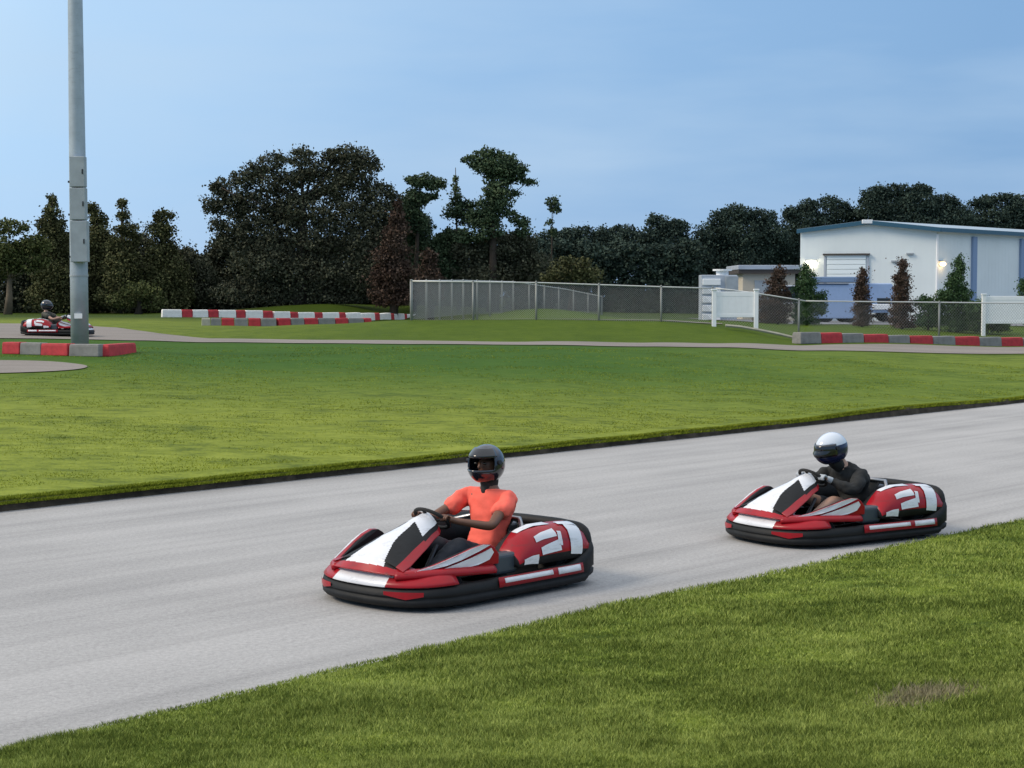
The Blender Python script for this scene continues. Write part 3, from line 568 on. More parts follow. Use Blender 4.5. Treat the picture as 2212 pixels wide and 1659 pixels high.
tree('pine_tree', 'tallest pine with a broad windswept crown right of the snag', 'tree', 101, [(1058, 333, 34, 14), (1022, 345, 26, 12), (1070, 362, 52, 24), (1100, 372, 38, 22), (1080, 430, 34, 34), (1045, 470, 40, 22), (1045, 358, 30, 14), (1090, 355, 34, 22), (1112, 380, 26, 20), (1140, 393, 18, 8), (1075, 385, 34, 20), (1068, 415, 24, 22), (1110, 418, 18, 6), (1058, 450, 28, 26), (1030, 462, 26, 10), (1095, 460, 20, 12), (1120, 478, 22, 14), (1050, 495, 42, 26), (1000, 510, 22, 18), (1130, 500, 20, 14)], (1062, 1066, 350), M['leafP'], dens=3.0, tr=.26, limbs=7, group=TB)
tree('pine_tree', 'small lone tuft of pine on a thin bare stem against the sky', 'tree', 104, [(1193, 438, 17, 12), (1198, 452, 15, 8), (1189, 480, 8, 8), (1195, 500, 10, 9)], (1190, 1193, 440), M['leafP'], dens=2.8, tr=.07, group=TB)
tree('cypress_tree', 'short russet cypress just left of the chain-link corner', 'tree', 93, [(928, 560, 16, 24), (926, 595, 28, 26), (926, 630, 36, 26)], (928, 928, 550), M['leafR'], group=TB)
tree('broadleaf_tree', 'dense green tree below the flat-topped pine', 'tree', 103, [(890, 500, 40, 30), (930, 540, 46, 36), (970, 520, 34, 24), (950, 590, 60, 50), (900, 580, 50, 40)], (930, 930, 530), M['leafP'], group=TB)
tree('broadleaf_tree', 'dense green tree filling the foot of the tallest pine', 'tree', 102, [(1020, 545, 46, 36), (1075, 540, 50, 34), (1120, 530, 40, 30), (1050, 595, 70, 40), (1140, 580, 50, 40)], (1070, 1070, 540), M['leafB'], group=TB)
tree('shrub', 'olive bush standing above the fence rail below the low tree line', 'bush', 90, [(1235, 575, 46, 24), (1270, 595, 40, 22), (1200, 598, 36, 22)], (1235, 1235, 580), M['leafA'], dens=2.4, group=TB)
tree('broadleaf_tree', 'low dark tree right of the lone pine tuft', 'tree', 112, [(1190, 520, 40, 26), (1240, 512, 42, 24), (1225, 550, 60, 40)], (1220, 1220, 520), M['leafC'], group=TB)
tree('broadleaf_tree', 'low wide dark tree in the dip of the tree line', 'tree', 114, [(1300, 512, 30, 22), (1345, 508, 40, 26), (1320, 550, 70, 44)], (1320, 1320, 520), M['leafC'], group=TB)
tree('broadleaf_tree', 'round-topped dark tree standing alone above the middle tree line', 'tree', 113, [(1425, 484, 34, 22), (1455, 500, 40, 26), (1410, 520, 44, 34), (1450, 555, 70, 46)], (1430, 1430, 490), M['leafC'], group=TB)
tree('broadleaf_tree', 'broad bluish tree left of the warehouse', 'tree', 114, [(1560, 475, 32, 24), (1600, 462, 36, 20), (1645, 470, 36, 20), (1530, 510, 36, 30), (1600, 510, 70, 40), (1660, 520, 50, 44), (1590, 570, 90, 50)], (1600, 1600, 480), M['leafC'], limbs=6, tr=.35, group=TB)
tree('pine_tree', 'rounded pine rising behind the left corner of the warehouse', 'tree', 116, [(1712, 462, 24, 18), (1745, 450, 26, 22), (1740, 490, 50, 34), (1690, 540, 60, 50)], (1735, 1740, 450), M['leafC'], group=TB)
tree('pine_tree', 'airy pine behind the warehouse ridge left of the biggest crown', 'tree', 117, [(1790, 438, 24, 16), (1815, 446, 26, 14), (1800, 470, 44, 24), (1845, 470, 30, 22), (1790, 510, 60, 36)], (1800, 1795, 440), M['leafC'], dens=2.8, group=TB)
tree('oak_tree', 'biggest dark crown rising behind the warehouse roof', 'tree', 115, [(1890, 420, 28, 18), (1930, 415, 34, 18), (1985, 412, 30, 16), (1900, 450, 50, 34), (1980, 445, 56, 34), (2040, 440, 34, 22), (1960, 490, 110, 40), (2060, 470, 44, 34)], (1950, 1950, 430), M['leafC'], tr=.4, limbs=6, dens=4, group=TB)
tree('broadleaf_tree', 'dark tree at the right edge behind the warehouse roof', 'tree', 116, [(2125, 440, 32, 18), (2170, 430, 30, 16), (2205, 440, 30, 22), (2150, 475, 70, 34), (2230, 470, 50, 40)], (2150, 2150, 440), M['leafC'], limbs=5, group=TB)
# continuous woodland behind and between them
def wood(name, label, Y, segs, m, dens, size=.26):
    tx = XP(1106, Y); bl = []
    for (x0, x1, top, bot) in segs:
        n = max(1, int((x1 - x0) / 34))
        for i in range(n + 1):
            x = x0 + (x1 - x0) * i / n
            y = top + 16
            while y < bot:
                bl.append((x + random.uniform(-12, 12), y + random.uniform(-6, 8), 32, 24)); y += 30
    P = blob_pts(bl, Y, size, dens, 1.5)
    z0 = H(P[:, 0], P[:, 1]); P = P[P[:, 2] > z0 - .2]
    o = leaves(name, P, size, m, None); return tag(o, label, 'woodland', kind='stuff')
wood('woodland', 'dark wall of woodland behind the left trees', 109, [(-900, -140, 520, 690), (-140, 60, 530, 690), (60, 290, 515, 690), (290, 400, 548, 690), (400, 460, 565, 690), (460, 880, 520, 690)], M['leafB'], 3.6)
wood('woodland', 'dark wall of woodland behind the pines and chain-link fence', 110, [(840, 900, 470, 690), (900, 985, 520, 690), (985, 1150, 508, 690), (1150, 1180, 540, 690), (1180, 1500, 530, 700)], M['leafC'], 3.2)
wood('woodland', 'dark bluish woodland behind the warehouse', 119, [(1480, 1900, 515, 700), (1900, 3000, 480, 690)], M['leafC'], 3.4)

def conifer(name, label, Y, px, top, base, wd, m, tr=.05, size=.09, dens=3.4, prof=None, cat='bush', extra=(), group='conifers planted in front of the warehouse'):
    prof = prof or [(0, .16), (.12, .45), (.3, .75), (.55, .95), (.8, 1.0), (1.0, .85)]
    bl = []
    hgt = base - top; n = 9
    for i in range(n):
        t = (i + .5) / n; r = np.interp(t, [a for a, c in prof], [c for a, c in prof]) * wd / 2
        bl.append((px + random.uniform(-.06, .06) * wd, top + t * hgt, r, hgt / n * .85))
    return tree(name, label, cat, Y, bl + list(extra), (px, px, top + 6), m, size=size, dens=dens, tr=tr, limbs=0, group=group)
conifer('conifer_shrub', 'wide brown half-dead conifer beside the white panel, leftmost in the planted row', 69, 1680, 576, 702, 66, M['leafR2'], extra=[(1640, 652, 18, 16), (1655, 680, 24, 22)], dens=2.8)
conifer('conifer_shrub', 'green conifer below the oval lamp at the warehouse corner', 69, 1742, 572, 703, 62, M['leafG'], extra=[(1775, 655, 14, 28)])
conifer('conifer_shrub', 'narrow upright brown conifer between the pale blue truck box and cab', 67.5, 1862, 580, 706, 40, M['leafR2'])
conifer('conifer_shrub', 'tall brown conifer with a knobbly tip right of the truck cab', 66.5, 1948, 563, 714, 52, M['leafR2'], prof=[(0, .3), (.1, .42), (.15, .3), (.25, .75), (.5, .8), (.8, 1.1), (1, 1.1)])
conifer('conifer_shrub', 'large green cone-shaped conifer beside the warm lamp', 66, 2068, 553, 718, 84, M['leafG'], prof=[(0, .1), (.2, .35), (.4, .62), (.6, .95), (.8, 1.1), (1, 1.0)], extra=[(2040, 640, 24, 16)])
tree('shrub', 'low spreading green bush between the tall brown conifer and the cone-shaped one', 'bush', 66.5, [(1995, 655, 24, 16), (2020, 665, 22, 18), (2005, 690, 34, 20)], (2005, 2005, 670), M['leafG'], size=.1, tr=.04, group='conifers planted in front of the warehouse')
tree('shrub', 'low spreading green bush overlapping the right white panel', 'bush', 65.5, [(2110, 668, 26, 22), (2140, 668, 18, 16), (2125, 695, 40, 24), (2160, 706, 22, 12)], (2125, 2125, 680), M['leafG'], size=.1, tr=.04, group='conifers planted in front of the warehouse')
tree('shrub', 'tip of a green bush cut by the right edge of the picture', 'bush', 72, [(2212, 615, 10, 14), (2222, 640, 20, 30), (2225, 680, 24, 24)], (2225, 2222, 620), M['leafG'], size=.1, tr=.04)

# ------------------------------------------------------------------ warehouse and yard
def pt(px, Y, z): return Vector((XP(px, Y), Y, z))
bC = pt(2020, 85.0, 0); bL = pt(1727, 87.0, 0); dirS = Vector((.70, .714, 0)).normalized(); bR = bC + dirS * 22; bB = bL + dirS * 22
z0 = .95; ze = 5.80; zr = 6.22
wh = empty('warehouse', (bC + bL) / 2 + Vector((0, 0, z0))); O = wh.location.copy()
tag(wh, 'pale metal warehouse with a blue-edged low gable roof and roller door', 'building')
gm = (bC + bL) / 2; gm2 = (bR + bB) / 2
def lz(p, z): return Vector((p.x, p.y, z)) - O
b = MB()
b.add([lz(bL, z0), lz(bC, z0), lz(bC, ze), lz(gm, zr), lz(bL, ze)], [(0, 1, 2, 3, 4)], 0)
b.add([lz(bC, z0), lz(bR, z0), lz(bR, ze), lz(bC, ze)], [(0, 1, 2, 3)], 0)
b.add([lz(bB, z0), lz(bL, z0), lz(bL, ze), lz(bB, ze)], [(0, 1, 2, 3)], 0)
b.add([lz(bR, z0), lz(bB, z0), lz(bB, ze), lz(gm2, zr), lz(bR, ze)], [(0, 1, 2, 3, 4)], 0)
# cladding ribs
gd = (bC - bL).normalized(); gn = Vector((gd.y, -gd.x, 0)); sn = Vector((dirS.y, -dirS.x, 0))
W0 = (bC - bL).length
for i in range(1, 24):
    t = i / 24; zt_ = ze + (zr - ze) * (1 - abs(2 * t - 1)) - .22
    p = bL.lerp(bC, t) + gn * .001 - O; b.box((p.x, p.y, (z0 + zt_) / 2 - O.z), (.16, .004, zt_ - z0), 0, math.atan2(gd.y, gd.x))
for i in range(1, 60):
    p = bC + dirS * (22 * i / 60) + sn * .001 - O; b.box((p.x, p.y, (z0 + ze - .2) / 2 - O.z), (.16, .004, ze - .2 - z0), 0, math.atan2(dirS.y, dirS.x))
b.build('wall', M['wall'], wh)
b = MB(); ov = gn * .25; eo = sn * .25
a1 = bL + ov - sn * .2; a2 = gm + ov; a3 = bC + ov + eo
c1, c2, c3 = bB - sn * .2, gm2, bR + eo
for (p, q, r, s_, zz) in ((a1, a2, c2, c1, (ze, zr, zr, ze)), (a2, a3, c3, c2, (zr, ze, ze, zr))):
    top = [lz(p, zz[0] + .10), lz(q, zz[1] + .10), lz(r, zz[2] + .10), lz(s_, zz[3] + .10)]; bot = [v_ - Vector((0, 0, .08)) for v_ in top]
    b.add(top + bot, [(0, 1, 2, 3), (7, 6, 5, 4), (0, 4, 5, 1), (1, 5, 6, 2), (2, 6, 7, 3), (3, 7, 4, 0)])
rf = b.build('roof', M['roof'], wh)
b = MB()
for p, q, za, zb in ((a1, a2, ze, zr), (a2, a3, zr, ze), (a3, c3, ze, ze)):
    off = (gn if p is not a3 else sn) * .02
    A = [lz(p + off, za - .12), lz(q + off, zb - .12), lz(q + off, zb + .09), lz(p + off, za + .09)]
    b.plate(A, gn if p is not a3 else sn, .05)
b.build('fascia', M['trim'], rf)
b = MB(); p = lz(gm + ov + gn * .04, zr + .02); b.box(p, (.55, .12, .2)); b.build('ridge_cap', M['vinyl'], rf, bevel=.02)
# corner trim and downpipes
def along(p, d, s, out, nrm_, z): q = p + d * s + nrm_ * out; return Vector((q.x, q.y, z)) - O
ang_s = math.atan2(dirS.y, dirS.x); ang_g = math.atan2(gd.y, gd.x)
b = MB(); c_ = along(bC, dirS, .06, .03, sn, (z0 + ze) / 2 - .1); b.box(c_, (.16, .06, ze - z0 - .25), 0, ang_s); b.build('corner_trim', M['vinyl'], wh)
for s in (3.75, 9.0, 14.5):
    b = MB(); b.box(along(bC, dirS, s, .07, sn, (z0 + ze) / 2 - .12), (.42, .13, ze - z0 - .3), 0, ang_s)
    b.build('downpipe', M['bluemid'], wh)
# roller door
dL, dR = .19 * W0, .50 * W0
b = MB(); dh = 4.45
for i in range(14):
    zc = z0 + .12 + i * (dh - z0) / 14 + .1; b.box(along(bL, gd, (dL + dR) / 2, .045, gn, zc), (dR - dL - .16, .05, (dh - z0) / 14 - .02), 0, ang_g)
dr = b.build('roller_door', M['door'], wh, bevel=.01)
b = MB(); b.box(along(bL, gd, (dL + dR) / 2, .09, gn, dh + .12), (dR - dL + .25, .16, .09), 0, ang_g); b.build('door_hood', M['fascia'], wh)
for s in (dL - .03, dR + .03):
    b = MB(); b.box(along(bL, gd, s, .04, gn, (z0 + dh) / 2), (.1, .07, dh - z0), 0, ang_g); b.build('door_jamb', M['unit'], wh)
for s, z in ((.70 * W0, 4.20), (.81 * W0, 4.58)):
    b = MB(); b.box(along(bL, gd, s, .06, gn, z), (.36, .12, .10), 0, ang_g); b.build('vent', M['galv2'], wh, bevel=.02)
b = MB(); b.box(along(bL, gd, .70 * W0, .03, gn, 2.05), (.9, .06, .04), 0, ang_g); b.build('sill', M['galv2'], wh)
def wall_lamp(px, pz, base, d, nrm_, s, m, label, w, hh, e, col):
    q = base + d * s + nrm_ * .03
    r = empty('wall_lamp', (q.x, q.y, pz), math.atan2(d.y, d.x)); tag(r, label, 'lamp')
    b = MB(); b.box((0, .0, .05), (w * .9, .05, .28)); b.box((0, -.10, hh / 2 + .04), (w, .2, .03)); b.build('lamp_housing', M['galv2'], r, bevel=.01)
    b = MB(); rings = []
    for i in range(9):
        a = -math.pi / 2 + math.pi * i / 8; rings.append([Vector((w / 2 * math.cos(a) * math.cos(t), -.12 + .11 * math.cos(a) * math.sin(t), hh / 2 * math.sin(a))) for t in np.linspace(0, 2 * math.pi, 14)[:-1]])
    b.loft(rings); b.build('lamp_glass', m, r, smooth=True)
    ld = bpy.data.lights.new('glow', 'POINT'); ld.energy = e; ld.color = col; ld.shadow_soft_size = .12; lo = bpy.data.objects.new('glow', ld); COL.objects.link(lo); lo.parent = r; lo.location = (0, -.4, -.05)
wall_lamp(1750, 4.13, bL, gd, gn, .085 * W0, M['lamp'], 'glowing oval lamp near the left corner of the warehouse gable', .62, .26, 4, (1, .86, .6))
wall_lamp(2030, 4.05, bC, dirS, sn, .42, M['lamp2'], 'warm lit lamp on the side wall right of the warehouse corner', .5, .22, 5, (1, .66, .32))

# beige flat-roofed outbuilding
ob = empty('outbuilding', pt(1660, 83.5, 1.0)); tag(ob, 'small beige flat-roofed building left of the warehouse', 'building'); sc_ = 83.5 / F
w_ = 134 * sc_
b = MB(); b.box((0, 2, 1.28), (w_ - .5, 4, 2.56)); b.build('wall', M['beige'], ob)
b = MB(); b.box((0, 2, 2.64), (w_, 4.5, .20)); b.build('fascia', M['fascia'], ob)
b = MB(); b.box((0, 2, 2.85), (w_ + .06, 4.6, .22)); b.build('roof', M['unit'], ob, bevel=.02)
b = MB(); b.box((-.25, -.03, 1.15), (.95, .06, 2.1)); d1 = b.build('door', M['galv2'], ob, bevel=.01)
b = MB(); b.box((.1, -.09, 1.1), (.04, .06, .12)); b.build('handle', M['steel'], d1)
b = MB(); b.box((1.1, -.02, 1.5), (.8, .05, .8)); w1 = b.build('window', M['glass'], ob)
b = MB(); [b.box((1.1 + dx, -.04, 1.5 + dz), s) for dx, dz, s in ((0, .43, (.95, .06, .06)), (0, -.43, (.95, .06, .06)), (-.44, 0, (.06, .06, .8)), (.44, 0, (.06, .06, .8)))]; b.build('frame', M['vinyl'], w1)

# pale slatted machinery stack
mc = empty('cooling_unit', pt(1552, 80, 1.12)); tag(mc, 'pale stacked louvred machine unit behind the left white panel', 'machinery')
b = MB(); b.box((-.05, 0, 1.15), (1.72, 1.1, 2.3)); b.build('casing', M['unit'], mc, bevel=.03)
b = MB()
for i in range(5): b.box((-.42, -.60, .28 + i * .42), (.86, .10, .30))
b.build('louvre', M['vinyl'], mc, bevel=.02)
b = MB(); b.tube([(.15, -.1, 2.3), (.15, -.1, 2.52)], .30, 16); b.tube([(.15, -.1, 2.5), (.15, -.1, 2.58)], .46, 16); b.build('fan_cowl', M['vinyl'], mc, smooth=False)
b = MB(); b.box((.55, -.62, 1.5), (.6, .1, 1.5)); b.build('access_panel', M['galv2'], mc, bevel=.02)

# white vinyl panels
def vinyl_panel(pxa, pxb, ya, yb, Y, label, ylow=None):
    xa, xb = XP(pxa, Y), XP(pxb, Y); zt = W(0, ya, Y).z; zb = W(0, yb, Y).z; gz = Hf((xa + xb) / 2, Y) - .1
    r = empty('vinyl_fence', ((xa + xb) / 2, Y, gz)); tag(r, label, 'fence'); wd = xb - xa
    b = MB(); nb = max(6, int(wd / .3))
    for i in range(nb): b.box((-wd / 2 + wd * (i + .5) / nb, 0, (zt + zb) / 2 - gz), (wd / nb - .002, .04, zt - zb - .1))
    b.build('panel', M['vinyl'], r)
    b = MB(); b.box((0, 0, zt - gz - .02), (wd, .052, .16)); b.build('top_rail', M['vinyl'], r, bevel=.01)
    b = MB(); b.box((0, 0, zb - gz + .02), (wd, .052, .12)); b.build('bottom_rail', M['vinyl'], r, bevel=.01)
    for s in (-1, 1):
        b = MB(); b.box((s * (wd / 2 + .06), 0, (zt + .12 - gz) / 2), (.14, .14, zt + .12 - gz)); b.box((s * (wd / 2 + .06), 0, zt + .13 - gz), (.19, .19, .05)); b.build('post', M['vinyl'], r, bevel=.01)
vinyl_panel(1546, 1629, 634, 683, 56.1, 'short white vinyl fence panel beside the brown conifer')
vinyl_panel(2127, 2400, 643, 697, 64.5, 'white vinyl fence panel at the right edge below the warehouse side wall')

# pale blue box truck
tk = empty('box_truck', pt(1850, 76.5, Hf(XP(1850, 76.5), 76.5) + .02)); tag(tk, 'pale blue box truck parked in front of the roller door', 'truck'); px2 = lambda p: (p - 1850) * 76.5 / F
gz = tk.location.z; zz = lambda y: W(0, y, 76.5).z - gz
b = MB(); b.box(((px2(1757) + px2(1874)) / 2, .9, (zz(612) + zz(688)) / 2), (px2(1874) - px2(1757), 1.9, zz(612) - zz(688))); b.build('cargo_box', M['bluevan'], tk, bevel=.04)
b = MB(); b.box(((px2(1755) + px2(1874)) / 2, .9, (zz(598) + zz(612)) / 2 + .02), (px2(1876) - px2(1753), 1.96, zz(598) - zz(612) - .03)); b.build('canopy', M['bluemid'], tk, bevel=.04)
b = MB(); b.box((px2(1792), -.07, zz(613.5)), (px2(1835) - px2(1757), .04, .05)); b.build('trim_strip', M['bluedark'], tk)
b = MB(); A = [(px2(1876), zz(612)), (px2(1925), zz(612)), (px2(1944), zz(642)), (px2(1948), zz(656)), (px2(1948), zz(676)), (px2(1876), zz(676))]
b.loft([[Vector((x, y, z)) for x, z in A] for y in (0.0, 1.8)]); cab = b.build('cab', M['bluevan'], tk, bevel=.05)
b = MB(); b.box((px2(1908), -.01, zz(650)), (.62, .04, .26)); b.build('window', M['glass'], cab, bevel=.02)
b = MB(); b.box((px2(1915), -.05, zz(663)), (1.35, .12, .26)); b.build('bumper', M['vinyl'], tk, bevel=.03)
b = MB(); b.box((px2(1850), .9, zz(683)), (3.6, 1.2, .14)); b.build('chassis', M['black'], tk)
for x in (1785, 1835, 1925):
    for y in (.15, 1.65):
        b = MB(); b.tube([(px2(x), y - .13, .36), (px2(x), y + .13, .36)], .36, 20); wq = b.build('wheel', M['rubber'], tk)
        b = MB(); b.tube([(px2(x), y - .15, .36), (px2(x), y - .12, .36)], .18, 14); b.build('rim', M['galv'], wq)

# ------------------------------------------------------------------ chain-link fences
def fence(label, pts, hts, nposts, railr=.026, wire=.0075, sp_=.075, postr=.036, cat='fence'):
    P = [Vector(p) for p in pts]; O_ = P[0].copy(); r = empty('chain_link_fence', O_); tag(r, label, cat, 'chain-link fences')
    s = [0.0]
    for a, c in zip(P[:-1], P[1:]): s.append(s[-1] + (c.xy - a.xy).length)
    Lh = s[-1]
    at = lambda t: Vector((np.interp(t, s, [p.x for p in P]), np.interp(t, s, [p.y for p in P]), np.interp(t, s, [p.z for p in P]))) - O_
    ht = lambda t: float(np.interp(t, s, hts))
    b = MB(); rl = [at(t) + Vector((0, 0, ht(t))) for t in np.linspace(0, Lh, max(6, int(Lh / 1.2)))]; b.tube(rl, railr, 6); b.build('top_rail', M['rail'], r, smooth=True)
    ts = nposts if isinstance(nposts, list) else list(np.linspace(0, Lh, nposts))
    for t in ts:
        b = MB(); q = at(t); b.tube([q + Vector((0, 0, -.3)), q + Vector((0, 0, ht(t) + .02))], postr, 8); b.tube([q + Vector((0, 0, ht(t) + .01)), q + Vector((0, 0, ht(t) + .06))], [postr * 1.2, postr * .5], 8); b.build('post', M['post'], r, smooth=True)
    V = []; Fc = []
    hm = max(hts) ; t0 = -hm
    while t0 < Lh:
        for sg in (1, -1):
            pts_ = []
            # wire runs diagonally from the ground up; clip it to the fence's ends
            k_ = 5
            for i in range(k_):
                f = i / (k_ - 1); t = t0 + f * hm if sg > 0 else t0 + (1 - f) * hm
                pts_.append((t, f))
            lo = [(t, f) for t, f in pts_ if 0 <= t <= Lh]
            if len(lo) < 2: continue
            for (ta, fa), (tb, fb) in zip(lo[:-1], lo[1:]):
                a = at(ta) + Vector((0, 0, ht(ta) * fa)); c = at(tb) + Vector((0, 0, ht(tb) * fb)); d = (c - a).normalized()
                hd = (at(min(ta + .5, Lh)) - at(max(ta - .5, 0))); hd.z = 0; hd.normalize(); w = d.cross(Vector((hd.y, -hd.x, 0))).normalized() * wire / 2; nn = Vector((hd.y, -hd.x, 0)) * wire / 2
                k0 = len(V); V += [a + w, a - w, a + nn, c + w, c - w, c + nn]; Fc += [(k0, k0 + 1, k0 + 4, k0 + 3), (k0 + 1, k0 + 2, k0 + 5, k0 + 4), (k0 + 2, k0, k0 + 3, k0 + 5)]
        t0 += sp_
    b = MB(); b.add(V, Fc); b.build('wire_mesh', M['wire'], r)
    return r
def fp(px, ybase, Y): v = W(px, ybase, Y); return (v.x, v.y, v.z)
fence('chain-link fence section along the crest of the grass mound', [fp(888, 692, 56), fp(1160, 690, 56), fp(1430, 695, 56.3), fp(1545, 699, 56.5)], [1.32, 1.24, 1.18, 1.2],
      [XP(1106 + d, 56) for d in (0, 134, 270, 406, 542, 656)])
fence('chain-link fence running back from the corner behind the grass mound', [fp(890, 690, 56.2), fp(1000, 680, 66), fp(1110, 676, 76), fp(1220, 682, 84), fp(1300, 688, 90)], [1.30, 1.36, 1.42, 1.35, 1.2], 15)
fence('chain-link fence section stepping down the slope past the white panel', [fp(1545, 699, 56.5), fp(1600, 706, 56.6), fp(1660, 716, 56.8), fp(1740, 728, 57.2)], [1.2, 1.22, 1.24, 1.24], [XP(1106 + 190, 57)], sp_=.10)
fence('low chain-link fence section in front of the planted conifers', [fp(1740, 728, 57.2), fp(2052, 730, 59.5), fp(2300, 733, 61.5)], [1.24, 1.27, 1.32], [XP(1106 + 312, 57) + .6, 9.9], sp_=.12, wire=.006)
# concrete edging strip running down the mound
b = MB(); E = [W(1567, 703, 55.2), W(1600, 706, 55.2), W(1640, 713, 55.2), W(1680, 721, 55.2), W(1722, 731, 55.2)]
b.tube([(p.x, p.y, p.z) for p in E], .055, 6); tag(b.build('edging_kerb', M['blk_beige']), 'thin pale concrete edging running down the right end of the mound', 'kerb')

# ------------------------------------------------------------------ barrier blocks
def block_mesh(w, h, d, name, m):
    b = MB(); rings = []
    for (z, k) in ((0, 1.0), (h * .15, 1.0), (h * .8, .94), (h, .86)):
        rings.append([Vector((-w / 2 * (1 - (1 - k) * .3), -d / 2 * k, z)), Vector((w / 2 * (1 - (1 - k) * .3), -d / 2 * k, z)), Vector((w / 2 * (1 - (1 - k) * .3), d / 2 * k, z)), Vector((-w / 2 * (1 - (1 - k) * .3), d / 2 * k, z))])
    b.loft(rings); return b.build(name, m, None, bevel=.018)
ORD = ['first', 'second', 'third', 'fourth', 'fifth', 'sixth', 'seventh', 'eighth', 'ninth', 'tenth', 'eleventh', 'twelfth', 'thirteenth']
def row(xs, cols, ybots, Ys, h, d, where, group):
    cnt = {}
    for i, c in enumerate(cols):
        x0, x1 = xs[i], xs[i + 1]; f = i / max(1, len(cols) - 1); 
        Y0 = np.interp(x0, *Ys); Y1 = np.interp(x1, *Ys)
        a = W(x0, np.interp(x0, *ybots), Y0); e_ = W(x1, np.interp(x1, *ybots), Y1)
        mid = (a + e_) / 2; dv = e_ - a; w = dv.xy.length
        o = block_mesh(w - .015, h, d, 'barrier_block', M['blk_' + c])
        mid.z = min(mid.z, Hf(mid.x, mid.y) + .01) - .015; o.location = mid; o.rotation_euler = (R(random.uniform(-.8, .8)), R(random.uniform(-.8, .8)), math.atan2(dv.y, dv.x) + R(random.uniform(-1.6, 1.6))); cn = {'grey': 'bare grey'}.get(c, c)
        cnt[c] = cnt.get(c, 0) + 1
        if cols.count(c) == 1: lb = f'only {cn} block of the row {where}'
        else: lb = f'{ORD[cnt[c] - 1]} {cn} block from the left {where}'
        tag(o, lb, 'barrier block', group)
row([13, 52, 97, 157, 222, 281], ['red', 'grey', 'red', 'grey', 'red'], ([13, 97, 157, 222, 281], [756, 761, 765, 768, 766]), ([13, 97, 157, 222, 255, 281], [41.6, 41.1, 40.7, 40.4, 40.8, 42.6]), .30, .34, 'around the light pole foot', 'blocks at the foot of the light pole')
row([349, 392, 415, 449, 471, 509, 529, 567, 588, 623, 639, 675, 692, 728, 742, 772, 803, 814, 837, 845, 867, 873, 892],
    ['white', 'red'] * 7 + ['white', 'white', 'red', 'white', 'red', 'white', 'red', 'white'],
    ([349, 600, 760, 890], [686, 688, 691, 693]), ([349, 600, 760, 890], [80, 82, 86, 100]), .41, .4, 'in the long row under the oak', 'red and white blocks under the trees')
row([435, 455, 478, 506, 536, 563, 597, 624, 653, 683, 720, 748, 782, 798], ['beige', 'grey', 'red', 'grey', 'red', 'grey', 'red', 'grey', 'red', 'grey', 'red', 'grey', 'red'],
    ([436, 600, 824], [706, 706, 705]), ([436, 600, 824], [61, 61.5, 64]), .34, .4, 'in front of the red-white barrier', 'red and grey blocks in front of the red and white barrier')
row([1720, 1765, 1811, 1857, 1911, 1957, 2007, 2055, 2107, 2155, 2201, 2250], ['grey', 'red', 'grey', 'red', 'grey', 'red', 'grey', 'red', 'grey', 'red', 'grey'],
    ([1720, 1857, 1920, 2250], [741, 744, 747, 752]), ([1720, 1911, 2250], [54.0, 56.3, 60.6]), .38, .42, 'in the row below the right fence', 'red and grey blocks below the right fence')

# ------------------------------------------------------------------ light pole
PY = 42.4; pb = pt(172.5, PY, .9); pole = empty('light_pole', pb); tag(pole, 'tall galvanised floodlight pole with stacked control cabinets', 'light pole')
b = MB(); b.tube([(0, 0, 0), (0, 0, 2.2), (0, 0, 6), (0, 0, 12), (0, 0, 19)], [.225, .222, .20, .165, .12], 24); b.build('shaft', M['galv'], pole, smooth=True)
b = MB(); b.box((.03, -.235, 1.00), (.20, .02, .13)); b.build('number_plate', M['vinyl'], pole)
b = MB(); b.tube([(0, 0, 0), (0, 0, .06)], .36, 24); b.build('base_flange', M['galv'], pole, bevel=.005)
zc = [W(0, y, PY - .3).z - .9 for y in (567, 476, 405, 337)]
for i, w in enumerate((.43, .40, .385)):
    b = MB(); b.box((.085 + (.02 if i == 0 else 0), -.27, (zc[i] + zc[i + 1]) / 2), (w, .24, zc[i + 1] - zc[i] - .025)); cb = b.build('cabinet', M['galv2'], pole, bevel=.015)
    b = MB(); b.box((.085 + w * .36, -.398, (zc[i] + zc[i + 1]) / 2), (.03, .02, .12)); b.build('latch', M['gunmetal'], cb)
    b = MB(); b.box((-.04, -.12, zc[i] + .15), (.3, .24, .05)); b.build('bracket', M['gunmetal'], pole)
for z in (2.0, 9.5):
    b = MB(); b.tube([(0, 0, z), (0, 0, z + .05)], .235 if z < 3 else .20, 24); b.build('band', M['galv2'], pole)

# ------------------------------------------------------------------ go-kart (x forward, y left)
def catmull(P, n=6, closed=True):
    P = [Vector(p) for p in P]; k = len(P); out = []
    for i in range(k if closed else k - 1):
        p0, p1, p2, p3 = (P[(i - 1) % k], P[i], P[(i + 1) % k], P[(i + 2) % k]) if closed else (P[max(i - 1, 0)], P[i], P[i + 1], P[min(i + 2, k - 1)])
        for j in range(n):
            t = j / n; out.append(.5 * (2 * p1 + (p2 - p0) * t + (2 * p0 - 5 * p1 + 4 * p2 - p3) * t * t + (3 * p1 - p0 - 3 * p2 + p3) * t ** 3))
    if not closed: out.append(P[-1])
    return out
HALF = [(1.02, .0), (1.00, .24), (.93, .43), (.80, .57), (.60, .64), (.2, .66), (-.3, .67), (-.7, .67), (-.92, .61), (-1.02, .42), (-1.04, 0)]
OUT = [(x, y, 0) for x, y in HALF] + [(x, -y, 0) for x, y in HALF[-2:0:-1]]
OUTL = catmull(OUT, 6)
def normal2(i):
    t = OUTL[(i + 1) % len(OUTL)] - OUTL[i - 1]; return Vector((t.y, -t.x, 0)).normalized() * (1 if True else -1)
_c = normal2(0)
SGN = 1 if _c.x > 0 else -1
